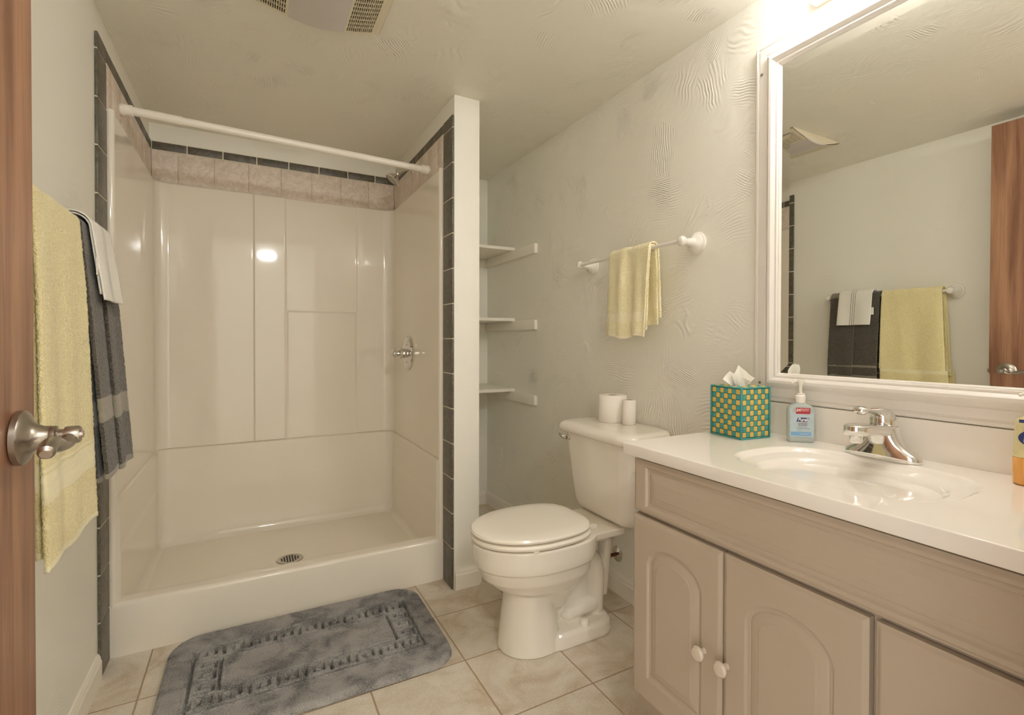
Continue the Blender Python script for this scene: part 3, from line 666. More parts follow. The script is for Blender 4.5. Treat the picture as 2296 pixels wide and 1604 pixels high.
def door_fn(U_, V_, wy, wz):
    ml, mb_, mt_ = .055, .062, .060; x0, x1 = ml, wy - ml; zb = mb_; zsq = wz - mt_ - .062; zt = wz - mt_
    xc = (x0 + x1) / 2; hw = (x1 - x0) / 2
    # arch: circular-ish ellipse above the shoulders
    t = np.clip(np.abs(U_ - xc) / hw, 0, 1); ztop = zsq + (zt - zsq) * np.sqrt(np.maximum(1 - (t * .98) ** 2, 0))
    d = np.minimum(np.minimum(U_ - x0, x1 - U_), V_ - zb)
    # true-ish distance to the ellipse
    e = np.sqrt(((U_ - xc) / hw) ** 2 + (np.maximum(V_ - zsq, 0) / (zt - zsq)) ** 2); de = (1 - e) * (zt - zsq) * (1.0 + .9 * np.clip(t, 0, 1) ** 2)
    d = np.where(V_ > zsq, np.minimum(d, de), d)
    return moulding(np.maximum(d, -.02)) * (d > -.01)
def drawer_fn(U_, V_, wy, wz):
    d = np.minimum(np.minimum(U_ - .045, wy - .045 - U_), np.minimum(V_ - .016, wz - .014 - V_))
    return (moulding(np.maximum(d, -.02)) * (d > -.01))
panel('false_front', -1.030, YV1, .6275, .762, drawer_fn)
def knob(y, z, parent):
    obj('knob', MB().lathe([(.0, 0), (.008, 0), (.0065, .004), (.006, .010), (.011, .014), (.0160, .018), (.0165, .022), (.013, .026), (.0, .028)], (XC + .001, y, z), (-1, 0, 0), 28), 'knob', parent)
d1 = panel('door', -1.027, -1.318, .145, .6165, door_fn)
d2 = panel('door', -1.3225, -1.616, .145, .6165, door_fn)
d3 = panel('drawer', -1.627, -1.893, .385, .6165, lambda U_, V_, wy, wz: 0 * U_)
d4 = panel('drawer', -1.627, -1.893, .145, .379, lambda U_, V_, wy, wz: 0 * U_)
knob(-1.271, .379, d1); knob(-1.333, .379, d2); knob(-1.760, .50, d3); knob(-1.760, .262, d4)
obj('side_knob', MB().lathe([(.0, 0), (.014, 0), (.012, .004), (.009, .014), (.011, .026), (.0165, .034), (.0180, .043), (.0155, .051), (.007, .056), (.0, .057)], (1.341, YV0, .690), (0, 1, 0), 28), 'white_ceramic', van, label='round white knob on the cabinet side facing the toilet')

# ------------------------------------------------------------------ sink top
ZC = .80
top = thing('sink_top', (1.52, -1.45, .77), 'glossy white vanity top with integral oval basin', 'countertop')
BX, BY, BA, BB = 1.508, -1.453, .160, .223
gx = np.linspace(1.2805, 1.748, 300); gy = np.linspace(YV1 - .004, -1.004, 560); GX, GY = np.meshgrid(gx, gy, indexing='ij')
rr = (np.abs((GX - BX) / BA) ** 2.9 + np.abs((GY - BY) / BB) ** 2.9) ** (1 / 2.9)
dep = np.where(rr < 1, .010 * (1 - sstep(.90, 1.0, rr)) + .008 * (1 - sstep(.74, .96, rr)) + .034 * (1 - sstep(.60, .80, rr)) + .055 * (1 - sstep(.1, .72, rr)), 0)
GZ = ZC - dep
P_ = np.stack([GX, GY, GZ], -1)
inb = rr < 1.015
mt, mbn = MB(), MB()
fs_t, fs_b = [], []
nyy = len(gy)
for i in range(len(gx) - 1):
    for j in range(nyy - 1):
        q = (i * nyy + j, (i + 1) * nyy + j, (i + 1) * nyy + j + 1, i * nyy + j + 1)
        (fs_b if inb[i, j] else fs_t).append(q)
def compact(P2, fs):
    used = sorted({k for f in fs for k in f}); mp_ = {k: n_ for n_, k in enumerate(used)}; F_ = P2.reshape(-1, 3)
    return [tuple(F_[k]) for k in used], [tuple(mp_[k] for k in f) for f in fs]
va, fa = compact(P_, fs_t); mt.add(va, fa)
# rounded front and left edges, underside
ep = [(0, 0)] + [(.003 * math.sin(a), -.003 * (1 - math.cos(a))) for a in np.linspace(0, PI / 2, 6)[1:]] + [(.003, -.029), (.002, -.030), (-.02, -.030)]
x0e, y0e = 1.2805, -1.004
loop = [[(x0e - o_, yy, ZC + dz) for yy in (YV1 - .004,)] for o_, dz in ep]
rows = []
for o_, dz in ep: rows.append([(x0e - o_, YV1 - .004, ZC + dz), (x0e - o_, y0e + o_ * .0, ZC + dz)] + [(x0e - o_ * math.cos(a), y0e + o_ * math.sin(a), ZC + dz) for a in np.linspace(0, PI / 2, 5)[1:]] + [(1.748, y0e + o_, ZC + dz)])
mt.grid(np.array(rows))
mt.box(1.30, 1.748, YV1, -1.02, ZC - .030, ZC - .029)
obj('slab', mt, 'marble', top, angle=50)
vb, fb = compact(P_, fs_b); mbn.add(vb, fb); obj('basin', mbn, 'marble', top, angle=80)
obj('backsplash', MB().bbox(1.7475, W - .0005, YV1 - .004, -1.000, ZC - .028, .891, b=.003), 'marble', top)
obj('sink_drain', MB().lathe([(0, 0), (.022, 0), (.024, .001), (.020, .003), (.0, .003)], (BX, BY, ZC - .1075), (0, 0, 1), 28), 'chrome', top)

# ------------------------------------------------------------------ faucet
YFa = -1.440; XFa = 1.685
fa_ = thing('faucet', (XFa, YFa, ZC), 'chrome single-lever bathroom faucet at the back of the basin', 'faucet')
bs = MB()
def stad(hx, hy, z, n=48, ox=0.0):
    r = []
    for k in range(n):
        a = 2 * PI * k / n; ca, sa = math.cos(a), math.sin(a); p = 3.0
        r.append((XFa + ox + hx * math.copysign(abs(ca) ** (2 / p), ca), YFa + hy * math.copysign(abs(sa) ** (2 / 2.3), sa), z))
    return r
bs.rings([stad(.026, .080, ZC + .0005), stad(.027, .081, ZC + .003), stad(.026, .079, ZC + .013), stad(.025, .072, ZC + .018), stad(.024, .058, ZC + .026), stad(.023, .044, ZC + .038), stad(.024, .036, ZC + .052), stad(.024, .030, ZC + .072)])
obj('base', bs, 'chrome', fa_, angle=50)
spm = MB()
def plan(z0, inset, n=14):
    o = []; rr_ = .0245 - inset
    for k in range(n + 1):
        a = PI / 2 + PI * k / n; o.append((1.577 + rr_ * math.cos(a), YFa + rr_ * math.sin(a)))
    for x_, w_ in ((1.62, .0260), (1.66, .0285), (1.700, .0290)): o.append((x_, YFa - w_ + inset))
    for x_, w_ in ((1.700, .0290), (1.66, .0285), (1.62, .0260)): o.append((x_, YFa + w_ - inset))
    return [(x_, y_, z0 - .10 * max(x_ - 1.60, 0)) for x_, y_ in o]
spm.rings([plan(.8630, .0035), plan(.8640, .0012), plan(.8655, 0), plan(.8815, 0), plan(.8845, .0012), plan(.8858, .0045)])
obj('spout', spm, 'chrome', fa_, angle=50)
obj('aerator', MB().lathe([(.0, 0), (.0115, 0), (.0125, .003), (.0125, .018), (.0, .018)], (1.577, YFa, .846), (0, 0, 1), 24), 'chrome', fa_)
obj('collar', MB().lathe([(.0275, 0), (.0275, .004), (.0262, .010), (.0262, .012)], (1.690, YFa, .866), (.06, 0, 1), 36), 'chrome', fa_)
hm_ = MB().lathe([(.0262, 0), (.0270, .006), (.0262, .016), (.0225, .027), (.0150, .035), (.0, .039)], (1.690, YFa, .877), (-.16, 0, 1), 36)
hm_.tube([(1.688, YFa, .902), (1.668, YFa, .909), (1.648, YFa, .913), (1.628, YFa, .915), (1.612, YFa, .9165), (1.602, YFa, .917)], [(.020, .012), (.018, .011), (.013, .008), (.009, .0055), (.008, .005), (.010, .006)], 24)
hm_.sphere((1.594, YFa, .916), .0125, sc=(1.1, 1.3, .8))
obj('lever', hm_, 'chrome', fa_, angle=60)
obj('lift_rod', MB().lathe([(.003, 0), (.003, .045), (.006, .048), (.006, .056), (.0, .058)], (1.722, YFa, ZC + .015), (0, 0, 1), 14), 'chrome', fa_)

# ------------------------------------------------------------------ tissue box cover
ta = math.radians(-6.5); tcx, tcy = 1.630, -1.0895; tw, td, thh = .103, .115, .142
tis = thing('tissue_box', (tcx, tcy, ZC), 'teal and yellow checkered tissue box cover standing on the vanity top', 'tissue box')
def tpl(u, v, w): return (tcx + u * math.cos(ta) - v * math.sin(ta), tcy + u * math.sin(ta) + v * math.cos(ta), ZC + .0005 + w)
cov = MB()
def tbox(u0, u1, v0, v1, w0, w1, mi): 
    m_ = MB().bbox(u0, u1, v0, v1, w0, w1, b=.0006); cov.add([tpl(*p) for p in m_.v], m_.f, mi)
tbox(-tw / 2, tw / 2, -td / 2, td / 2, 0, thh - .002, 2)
nc, nr = 7, 9
for i in range(nc):
    for j in range(nr):
        mi = 1 if (i + j) % 2 == 0 else 0
        e = .0006; z0 = .005 + j * (thh - .010) / nr; z1 = .005 + (j + 1) * (thh - .010) / nr
        u0 = -tw / 2 + .004 + i * (tw - .008) / nc; u1 = u0 + (tw - .008) / nc
        v0 = -td / 2 + .004 + i * (td - .008) / nc; v1 = v0 + (td - .008) / nc
        tbox(u0 + e, u1 - e, -td / 2 - .0012, -td / 2 + .001, z0 + e, z1 - e, mi); tbox(u0 + e, u1 - e, td / 2 - .001, td / 2 + .0012, z0 + e, z1 - e, mi)
        tbox(-tw / 2 - .0012, -tw / 2 + .001, v0 + e, v1 - e, z0 + e, z1 - e, mi); tbox(tw / 2 - .001, tw / 2 + .0012, v0 + e, v1 - e, z0 + e, z1 - e, mi)
for su in (-1, 1):
    for sv in (-1, 1): tbox(su * tw / 2 - .0025, su * tw / 2 + .0025, sv * td / 2 - .0025, sv * td / 2 + .0025, 0, thh, 0)
for w0 in (0, thh - .004):
    for sv in (-1, 1): tbox(-tw / 2, tw / 2, sv * td / 2 - .002, sv * td / 2 + .0018, w0, w0 + .004, 0); tbox(sv * tw / 2 - .002, sv * tw / 2 + .0018, -td / 2, td / 2, w0, w0 + .004, 0)
for i in range(6):
    for j in range(6):
        if 1 <= i <= 4 and 2 <= j <= 3: continue
        u0 = -.05 + i * .1 / 6; v0 = -.05 + j * .1 / 6
        tbox(u0 + .0005, u0 + .0162, v0 + .0005, v0 + .0162, thh - .003, thh + .0005, (i + j) % 2)
obj('cover', cov, ['teal', 'gold', 'teal_dark'], tis, angle=40)
# tissue: a crumpled pulled-up sheet
tm = MB()
def sheet(du, dv, k0, hs, lean):
    nu_, nv_ = 60, 30; G_ = np.zeros((nu_, nv_, 3))
    for i in range(nu_):
        u = -1 + 2 * i / (nu_ - 1)
        for j in range(nv_):
            t = j / (nv_ - 1); wd = .020 + .021 * t ** .9
            hh_ = hs * (1.0 - .42 * max(u + .35, 0) ** 1.1 - .75 * max(-u - .35, 0) ** 1.1)
            uu = u * wd + lean * t; vv = .006 * math.sin(2.6 * u + k0) * (.5 + .7 * t) + .0022 * math.sin(6 * u + 2 * k0 + 2.5 * t) - .008 * t * t * u
            G_[i, j] = tpl(du + uu, dv + vv, thh - .006 + hh_ * t + .0006 * math.sin(7 * u + 5 * t))
    tm.grid(G_)
sheet(.004, -.002, .4, .064, .004); sheet(-.004, .007, 2.1, .046, -.006)
ts_ = obj('tissue', tm, 'paper', tis, angle=180, label='white tissue pulled out of the top', recalc=False); mod(ts_, 'SOLIDIFY', thickness=.0009, offset=0.0)

# ------------------------------------------------------------------ hand sanitizer
pa = math.radians(-44); pcx, pcy = 1.699, -1.229
san = thing('sanitizer_bottle', (pcx, pcy, ZC), 'clear hand sanitizer pump bottle with blue label, right of the tissue box', 'bottle')
def ppl(u, v, w): return (pcx + u * math.cos(pa) - v * math.sin(pa), pcy + u * math.sin(pa) + v * math.cos(pa), ZC + .0005 + w)   # u right, v into the wall, w up
def prr(hu, hv, w, r, n=6, du=0.0, place=ppl):
    o = []
    for (cx, cy, a0) in ((hu - r, hv - r, 0), (-hu + r, hv - r, PI / 2), (-hu + r, -hv + r, PI), (hu - r, -hv + r, 1.5 * PI)):
        for k in range(n + 1): a = a0 + PI / 2 * k / n; o.append(place(cx + r * math.cos(a) + du, cy + r * math.sin(a), w))
    return o
bd = MB(); bd.rings([prr(.030, .014, 0, .008), prr(.0325, .0165, .004, .009), prr(.0335, .0170, .012, .009), prr(.0335, .0170, .082, .009), prr(.0320, .0165, .091, .009), prr(.024, .0145, .098, .009), prr(.014, .012, .103, .009), prr(.0115, .0115, .108, .0114)])
obj('bottle_body', bd, 'gel', san, angle=50, label='clear body full of gel')
obj('label_panel', MB().add([ppl(u, -.0172, w) for u, w in ((-.029, .014), (.029, .014), (.029, .080), (-.029, .080))] + [ppl(u, -.0176, w) for u, w in ((-.029, .014), (.029, .014), (.029, .080), (-.029, .080))], [(0, 1, 2, 3), (7, 6, 5, 4), (0, 4, 5, 1), (1, 5, 6, 2), (2, 6, 7, 3), (3, 7, 4, 0)]), 'lbl_blue', san, smooth=False)
def flat(name, parent, place, u0, u1, w0, w1, v, mat, sh=0.0):
    m_ = MB(); pts = [(u0, w0), (u1, w0), (u1 + sh, w1), (u0 + sh, w1)]
    m_.add([place(u, v, w) for u, w in pts] + [place(u, v + .0004, w) for u, w in pts], [(0, 1, 2, 3), (7, 6, 5, 4), (0, 4, 5, 1), (1, 5, 6, 2), (2, 6, 7, 3), (3, 7, 4, 0)])
    return obj(name, m_, mat, parent, smooth=False)
flat('red_banner', san, ppl, -.015, .020, .076, .092, -.0180, 'lbl_red')
flat('logo_panel', san, ppl, -.0135, .014, .055, .066, -.0181, 'lbl_navy', .004)
flat('blue_band', san, ppl, -.027, .022, .018, .028, -.0180, 'lbl_sky')
def wr(txt, size, mat, u, w, v=-.0186, place=ppl, parent=san, **k):
    m_ = text_mesh(txt, size, mat, lambda a, b_, c_: place(u + a, v - c_, w + b_), **k); obj('lettering', m_, mat, parent, smooth=False, recalc=False)
wr('Purell', .0125, 'lbl_white', .0025, .0605, shear=.2, bold=.0003, sx=.85)
wr('2X', .0095, 'lbl_white', -.0095, .0855, shear=.3, bold=.0003)
wr('SANITIZING', .0038, 'lbl_white', .0065, .0885)
wr('STRENGTH', .0038, 'lbl_white', .0065, .0845)
wr('ADVANCED', .0042, 'lbl_red', .0015, .0495)
wr('Hand Sanitizer', .0036, 'lbl_grey', .0015, .0455)
wr('Kills more than 99.99% of germs', .0024, 'lbl_grey', .004, .038)
wr('Refreshing Gel', .0036, 'lbl_white', .006, .023)
cp = MB().lathe([(.0, .104), (.0125, .104), (.0130, .106), (.0130, .122), (.0120, .124), (.0105, .125), (.0105, .130), (.0, .131)], ppl(0, 0, 0), (0, 0, 1), 28)
obj('collar', cp, 'white_plastic', san)
pm = MB().lathe([(.0045, .130), (.0045, .150), (.007, .155), (.0105, .163), (.0105, .166), (.0, .167)], ppl(0, 0, 0), (0, 0, 1), 20)
pm.tube([ppl(0, 0, .162), ppl(-.010, -.0, .163), ppl(-.017, -.0, .161), ppl(-.022, -.0, .157)], [.0045, .0042, .0036, .003], 12)
obj('pump', pm, 'white_plastic', san)

# ------------------------------------------------------------------ liquid soap at the right edge
qa = math.radians(-72); qcx, qcy = 1.692, -1.706
soapb = thing('soap_bottle', (qcx, qcy, ZC), 'clear liquid soap bottle with orange soap and blue label, by the mirror', 'bottle')
def qpl(u, v, w): return (qcx + u * math.cos(qa) - v * math.sin(qa), qcy + u * math.sin(qa) + v * math.cos(qa), ZC + .0005 + w)
sb_ = MB(); sb_.rings([prr(.030, .018, 0, .014, place=qpl), prr(.034, .022, .004, .016, place=qpl), prr(.035, .023, .02, .016, place=qpl), prr(.0345, .0225, .052, .016, place=qpl)])
obj('liquid', sb_, 'soap', soapb, angle=60, label='orange liquid soap')
sc_ = MB(); sc_.rings([prr(.0345, .0225, .0525, .016, place=qpl), prr(.033, .0215, .058, .016, place=qpl), prr(.032, .021, .11, .016, place=qpl), prr(.030, .020, .122, .015, place=qpl), prr(.014, .012, .130, .010, place=qpl)])
obj('bottle_body', sc_, 'lbl_yellow', soapb, angle=60)
flat('cap_band', soapb, qpl, -.026, .026, .118, .124, -.0225, 'lbl_navy')
lgm = MB(); n = 40; lgm.rings([[qpl(.002 + .029 * math.cos(2 * PI * k / n), -.0225 - e_, .090 + .017 * math.sin(2 * PI * k / n)) for k in range(n)] for e_ in (0, .0005)])
obj('logo_panel', lgm, 'lbl_navy', soapb, smooth=False)
wr('Dial', .026, 'lbl_white', .0, .091, v=-.0236, place=qpl, parent=soapb, shear=.1, bold=.0006)
wr('GOLD', .006, 'lbl_grey', .0, .064, v=-.0236, place=qpl, parent=soapb)
wr('antibacterial', .005, 'lbl_white', .0, .121, v=-.0232, place=qpl, parent=soapb)
obj('collar', MB().lathe([(.0, .13), (.013, .13), (.013, .146), (.0, .147)], qpl(0, 0, 0), (0, 0, 1), 24), 'white_plastic', soapb)
pq = MB().lathe([(.0045, .145), (.0045, .166), (.010, .172), (.010, .178), (0, .179)], qpl(0, 0, 0), (0, 0, 1), 20); pq.tube([qpl(0, 0, .174), qpl(-.014, -.004, .174), qpl(-.026, -.008, .168)], [.0045, .004, .003], 12)
obj('pump', pq, 'white_plastic', soapb)

# ================================================================== mirror
MY0, MY1, MZ0, MZ1 = -1.044, -1.862, .893, 1.955
mir = thing('wall_mirror', (W, (MY0 + MY1) / 2, MZ0), 'large rectangular mirror in a wide white frame on the wall above the vanity', 'mirror')
fp = [(0, 0), (0, .016), (.003, .018), (.009, .018), (.011, .0155), (.013, .0155), (.015, .019), (.036, .020), (.038, .018), (.040, .018), (.043, .022), (.050, .031), (.056, .0345), (.063, .034), (.069, .029), (.072, .024), (.0735, .025), (.077, .0245), (.079, .019), (.081, .0185), (.083, .0165), (.085, .012), (.085, .004)]
fr = MB(); rs = []
for (sy, sz, cy, cz) in ((-1, 1, MY0, MZ0), (1, 1, MY1, MZ0), (1, -1, MY1, MZ1), (-1, -1, MY0, MZ1)):
    rs.append([(W - dd, cy + sy * w_, cz + sz * w_) for w_, dd in fp])
rs.append(rs[0])
fr.rings(rs, cap0=False, cap1=False); obj('frame', fr, 'frame', mir, angle=28)
gi = .083; bw = .028; xm = W - .014
ga = [(MY0 - gi, MZ0 + gi), (MY1 + gi, MZ0 + gi), (MY1 + gi, MZ1 - gi), (MY0 - gi, MZ1 - gi)]
gb = [(MY0 - gi - bw, MZ0 + gi + bw), (MY1 + gi + bw, MZ0 + gi + bw), (MY1 + gi + bw, MZ1 - gi - bw), (MY0 - gi - bw, MZ1 - gi - bw)]
gm = MB().add([(xm + .0010, y, z) for y, z in ga] + [(xm, y, z) for y, z in gb] + [(W - .002, y, z) for y, z in ga], [(4, 5, 6, 7), (0, 1, 5, 4), (1, 2, 6, 5), (2, 3, 7, 6), (3, 0, 4, 7), (8, 9, 10, 11), (0, 8, 9, 1), (1, 9, 10, 2), (2, 10, 11, 3), (3, 11, 8, 0)])
obj('glass', gm, 'mirror', mir, smooth=False)
for z in (1.90, .945): obj('screw', MB().lathe([(.0, 0), (.0045, 0), (.004, .002), (.0, .003)], (W - .0195, MY0 - .022, z if z < 1.5 else 1.868), (-1, 0, 0), 14), 'nickel', mir)

# ================================================================== vanity light
lf = thing('vanity_light', (W, -1.46, 2.0), 'white bar light with frosted globes on the wall above the mirror', 'light fixture')
obj('backplate', MB().bbox(W - .045, W - .0005, -1.70, -1.222, 1.985, 2.075, b=.004), 'white_plastic', lf)
for y in (-1.30, -1.46, -1.62):
    s0 = obj('socket', MB().lathe([(.0, 0), (.024, 0), (.024, .03), (.0, .03)], (W - .045, y, 2.03), (-1, 0, 0), 24), 'white_plastic', lf)
    obj('bulb', MB().sphere((W - .115, y, 2.03), .046), 'bulb', s0)
# hall ceiling lamp seen only as reflections in the glossy surfaces
hl = thing('ceiling_lamp', (.60, -2.86, H), 'short lit tube lamp on the hall ceiling outside the door', 'light fixture')
obj('canopy', MB().bbox(.48, .72, -2.90, -2.82, H - .022, H - .0005, b=.004), 'white_plastic', hl)
obj('diffuser', MB().lathe([(.0, 0), (.014, .002), (.019, .008), (.019, .132), (.014, .138), (.0, .14)], (.53, -2.86, H - .044), (1, 0, 0), 20), 'hall_lamp', hl)

# ================================================================== towel bars
def flange(parent, x, sgn, y, z, out):
    """sgn: +1 the wall is to the left (post points to +x), -1 wall on the right"""
    obj('bracket', MB().lathe([(.0, 0), (.037, 0), (.039, .003), (.038, .008), (.032, .011), (.031, .014), (.032, .017), (.029, .021), (.020, .026), (.015, .034), (.013, .048), (.0125, out - .012), (.0150, out - .008), (.0175, out), (.0175, out + .006), (.013, out + .014), (.0, out + .018)], (x, y, z), (sgn, 0, 0), 36), 'white_ceramic', parent)
tb = thing('towel_bar', (W, -.49, 1.408), 'white ceramic towel bar on the wall above the toilet', 'towel bar', 'pair of towel bars')
flange(tb, W, -1, -.800, 1.410, .074); flange(tb, W, -1, -.183, 1.406, .074)
obj('bar', MB().tube([(W - .078, -.795, 1.410), (W - .078, -.188, 1.406)], .0075, 18), 'white_ceramic', tb)
tb2 = thing('towel_bar', (0, -.575, 1.33), 'white towel bar behind the bath towels on the left wall', 'towel bar', 'pair of towel bars')
flange(tb2, 0, 1, -.882, 1.325, .062); flange(tb2, 0, 1, -.268, 1.325, .062)
obj('bar', MB().tube([(.066, -.877, 1.325), (.066, -.273, 1.325)], .0075, 18), 'white_ceramic', tb2)

def drape(mb, uvs, y0, y1, xc, zc, sgn, r, lf_, lb, flare=.06, wave=None, step=.004, jit=.0009, gather=None, u0=0.0, yskew=0.0, hemw=None, spread=0.0):
    """one layer of cloth over a bar. sgn=+1: front hangs on the +x side"""
    arc = PI * r; tot = lf_ + arc + lb; n = int(tot / step); m_ = max(int(abs(y1 - y0) / step), 3)
    T_ = np.linspace(0, tot, n); U_ = np.linspace(0, 1, m_)
    P_ = np.zeros((n, m_, 3)); uv = np.zeros((n, m_, 2))
    for i, t in enumerate(T_):
        if t < lf_: dz = -(lf_ - t); dx = r + flare * (lf_ - t); nx_, nz_ = 1, 0; dn = lf_ - t
        elif t < lf_ + arc: a = (t - lf_) / r; dx = r * math.cos(a); dz = r * math.sin(a); nx_, nz_ = math.cos(a), math.sin(a); dn = 0
        else: dn = t - lf_ - arc; dz = -dn; dx = -r - flare * .12 * dn; nx_, nz_ = -1, 0
        for j, u in enumerate(U_):
            y = y0 + (y1 - y0) * u + yskew * dn * (1 if t < lf_ else -1) - spread * dn * (1 - u)
            w_ = wave(u, dn, t < lf_ + arc / 2) if wave else 0.0
            jj = jit * (random.random() - .5) * 2
            gz = gather(u, dn) if gather else 0
            hz = (hemw(u) if hemw and t < lf_ else 0) * (dn / lf_ if lf_ else 0) ** 3
            P_[i, j] = (xc + sgn * (dx + nx_ * (w_ + jj)), y + jit * (random.random() - .5), zc + dz + nz_ * (w_ + jj) + gz + hz)
            uv[i, j] = (u0 + abs(y1 - y0) * u, min(t, tot - t))
    mb.grid(P_); uvs.append(uv.reshape(-1, 2))
def towel(name, layers, mat, label, cat, thick=.007, group=None, tag=None):
    mb = MB(); uvs = []
    for ly in layers: drape(mb, uvs, **ly)
    mb.uv = np.concatenate(uvs)
    o = obj(name, mb, mat, angle=180, recalc=False); mod(o, 'SOLIDIFY', thickness=thick, offset=0.0, use_rim=True)
    return props(o, label, cat, group)
# yellow bath towel (nearer half of the left bar)
def wy(u, d, f): return (.004 * math.sin(u * 7 + 1.0) + .002 * math.sin(u * 13)) * min(d / .15, 1) + .0006 * math.sin(u * 19 + d * 7)
towel('bath_towel', [
    dict(y0=-.852, y1=-.584, xc=.066, zc=1.325, sgn=1, r=.0125, lf_=.635, lb=.55, flare=.030, wave=wy, spread=.05),
    dict(y0=-.857, y1=-.577, xc=.066, zc=1.325, sgn=1, r=.0215, lf_=.655, lb=.60, flare=.036, wave=wy, spread=.06, hemw=lambda u: .006 * math.sin(u * 9))],
    'yellow', 'pale yellow bath towel hanging on the left wall bar nearest the door', 'towel')
def wg(u, d, f): return .0035 * math.sin(u * 6.5 + .6) * min(d / .2, 1) if f else .002 * math.sin(u * 6)
towel('bath_towel', [
    dict(y0=-.560, y1=-.405, xc=.066, zc=1.325, sgn=1, r=.0125, lf_=.585, lb=.56, flare=.055, wave=wg),
    dict(y0=-.568, y1=-.306, xc=.066, zc=1.325, sgn=1, r=.0215, lf_=.575, lb=.60, flare=.075, wave=wg),
    dict(y0=-.440, y1=-.300, xc=.066, zc=1.325, sgn=1, r=.0265, lf_=.580, lb=.10, flare=.070, wave=wg)],
    'grey', 'dark grey bath towel hanging under the white cloth on the left wall bar', 'towel')
wc = towel('washcloth', [
    dict(y0=-.535, y1=-.353, xc=.066, zc=1.327, sgn=1, r=.0365, lf_=.165, lb=.12, flare=.13, jit=.0001, step=.005, wave=lambda u, d, f: .003 * math.sin(u * 8) * min(d / .08, 1)),
    dict(y0=-.533, y1=-.353, xc=.066, zc=1.325, sgn=1, r=.0325, lf_=.150, lb=.10, flare=.12, jit=.0001, step=.005, wave=lambda u, d, f: .002 * math.sin(u * 8))],
    'white_cloth', 'small white washcloth with thin dark stripes folded over the grey towel', 'washcloth', thick=.003)
cg = obj('care_tag', MB().bbox(.112, .1135, -.549, -.530, 1.218, 1.258, b=.0005), 'lbl_white', wc)
# yellow hand towel on the right bar
def wh(u, d, f): return (.006 * math.sin(u * 11 + .3) + .004 * math.sin(u * 19 + 2 + d * 6)) * min(.25 + d / .12, 1)
towel('hand_towel', [
    dict(y0=-.660, y1=-.440, xc=W - .078, zc=1.408, sgn=-1, r=.0115, lf_=.30, lb=.28, flare=.02, wave=wh, yskew=.05, step=.0035),
    dict(y0=-.664, y1=-.430, xc=W - .078, zc=1.408, sgn=-1, r=.0200, lf_=.325, lb=.255, flare=.03, wave=wh, yskew=.06, step=.0035, hemw=lambda u: .006 * math.sin(u * 9))],
    'yellow_hand', 'small yellow hand towel hanging on the bar above the toilet', 'towel', thick=.006)

# ================================================================== door with lever
XD = .146
dr = struct('door_1', MB().bbox(XD - .035, XD, -1.880, -1.066, .012, 2.057, b=.0015), 'door', loc=(XD - .0175, -1.47, .012))
hy, hz = -1.132, .938
for sgn, xf, lbl in ((1, XD, 'satin nickel lever on the room side'), (-1, XD - .035, None)):
    hn = obj('door_handle', MB().lathe([(.0, 0), (.0345, 0), (.0365, .002), (.0362, .008), (.034, .0105), (.028, .013), (.021, .0165), (.0165, .021), (.0145, .027), (.0140, .034), (.0, .034)], (xf, hy, hz), (sgn, 0, 0), 44), 'nickel', dr, label=lbl)
    if sgn > 0:
        obj('neck', MB().lathe([(.0125, .030), (.0135, .032), (.0135, .040), (.0085, .042), (.0085, .048), (.0115, .049), (.0120, .053), (.0120, .062), (.0105, .065), (.0, .0655)], (xf, hy, hz), (1, 0, 0), 28), 'nickel', hn)
        pts = []; rad = []
        for k in range(29):
            t = k / 28
            pts.append((xf + .056 - .004 * math.sin(t * PI), hy - .106 * t, hz - .001 - .0075 * math.sin(t * 2 * PI) * (1 - .15 * t) - .006 * t))
            wv_ = .0065 + .0030 * math.cos(t * 2 * PI) ** 2; rad.append((.0085 + .002 * math.sin(t * PI), wv_) if 0 < k < 28 else (.006, .0055))
        obj('lever', MB().tube(pts, rad, 20), 'nickel', hn)
        obj('lock_button', MB().lathe([(.0055, .064), (.0055, .068), (.0, .069)], (xf, hy, hz), (1, 0, 0), 18), 'chrome', hn)
obj('latch', MB().bbox(XD - .026, XD - .009, -1.0662, -1.0655, hz - .03, hz + .03, b=.0002).bbox(XD - .024, XD - .012, -1.067, -1.056, hz - .008, hz + .008, b=.002), 'nickel', dr)

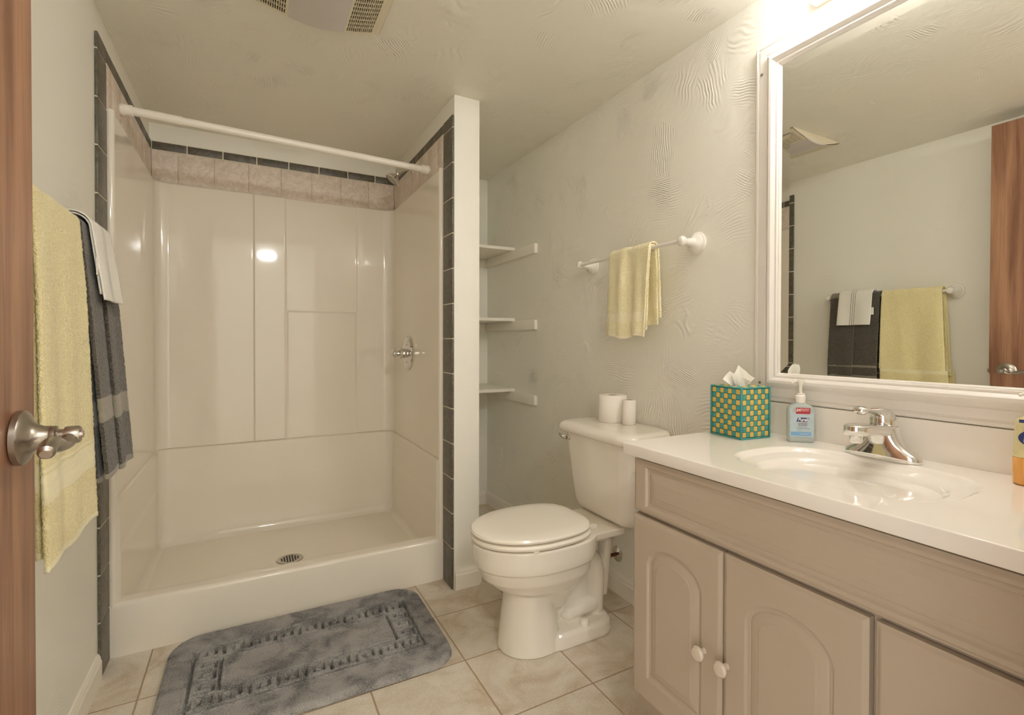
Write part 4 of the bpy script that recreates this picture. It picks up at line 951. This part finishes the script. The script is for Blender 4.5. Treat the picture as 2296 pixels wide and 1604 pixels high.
# ================================================================== exhaust fan cover on the ceiling
FX0, FX1, FY0, FY1 = .405, .800, -.520, -.284
fan = thing('exhaust_fan', ((FX0 + FX1) / 2, (FY0 + FY1) / 2, H), 'cream ceiling exhaust fan cover with slotted grilles and unlit lens', 'exhaust fan')
def fz(x):
    t = (x - FX0) / (FX1 - FX0); return H - .006 - .036 * math.sin(PI * min(max(t, 0), 1)) ** .9
def fsheet(name, x0, x1, y0, y1, zoff, mat, th=.002, n=24, parent=fan, label=None):
    xs_ = np.linspace(x0, x1, n); m_ = MB(); up_ = [(float(x), fz(float(x)) + zoff) for x in xs_]
    ring = up_ + [(x, z + th) for x, z in up_[::-1]]
    m_.rings([[(x, y, z) for x, z in ring] for y in (y0, y1)]); return obj(name, m_, mat, parent, label=label)
cov = MB()
L0, L1 = .520, .685       # lens range
b_ = .028
for (x0, x1, y0, y1) in ((FX0, FX1, FY0, FY0 + .018), (FX0, FX1, FY1 - .010, FY1), (FX0, FX0 + b_, FY0 + .018, FY1 - .010), (FX1 - b_, FX1, FY0 + .018, FY1 - .010), (L0 - .006, L0, FY0 + .018, FY1 - .01), (L1, L1 + .006, FY0 + .018, FY1 - .01)):
    xs_ = np.linspace(x0, x1, 26 if x1 - x0 > .1 else 4); up_ = [(float(x), fz(float(x))) for x in xs_]; ring = up_ + [(x, z + .003) for x, z in up_[::-1]]
    cov.rings([[(x, y, z) for x, z in ring] for y in (y0, y1)])
# skirt closing the ends to the ceiling
for y in (FY0, FY1 - .002):
    xs_ = np.linspace(FX0, FX1, 30); low_ = [(float(x), fz(float(x))) for x in xs_]; ring = low_ + [(x, H - .0005) for x, z in low_[::-1]]
    cov.rings([[(x, yy, z) for x, z in ring] for yy in (y, y + .002)])
cov.box(FX0, FX0 + .002, FY0, FY1, H - .007, H - .0005).box(FX1 - .002, FX1, FY0, FY1, H - .007, H - .0005)
obj('cover', cov, 'fanwhite', fan)
obj('lens', MB().rings([[(x, y, z) for x, z in ([(float(x), fz(float(x)) - .004 * math.sin(PI * (x - L0) / (L1 - L0))) for x in np.linspace(L0, L1, 20)] + [(float(x), fz(float(x)) + .002) for x in np.linspace(L1, L0, 20)])] for y in (FY0 - .001, FY1 + .001)]), 'fanlens', fan, label='smooth grey light lens')
obj('cavity_shade', MB().box(FX0 + .01, FX1 - .01, FY0 + .01, FY1 - .008, H - .004, H - .001), 'dark', fan)  # near-black slab paints the shade behind the fan grilles
for (x0, x1) in ((FX0 + b_, L0 - .006), (L1 + .006, FX1 - b_)):
    gr = MB(); nsl = 13
    for k in range(nsl + 1):
        x = x0 + (x1 - x0) * k / nsl; gr.box(x - .0011, x + .0011, FY0 + .018, FY1 - .010, fz(x), fz(x) + .008)
    for k in range(1, 9):
        y = FY0 + .018 + (FY1 - .010 - FY0 - .018) * k / 9
        xs_ = np.linspace(x0, x1, 10); up_ = [(float(x), fz(float(x)) + .0005) for x in xs_]; ring = up_ + [(x, z + .006) for x, z in up_[::-1]]
        gr.rings([[(x, yy, z) for x, z in ring] for yy in (y - .0012, y + .0012)])
    obj('grille', gr, 'fanwhite', fan, smooth=False)
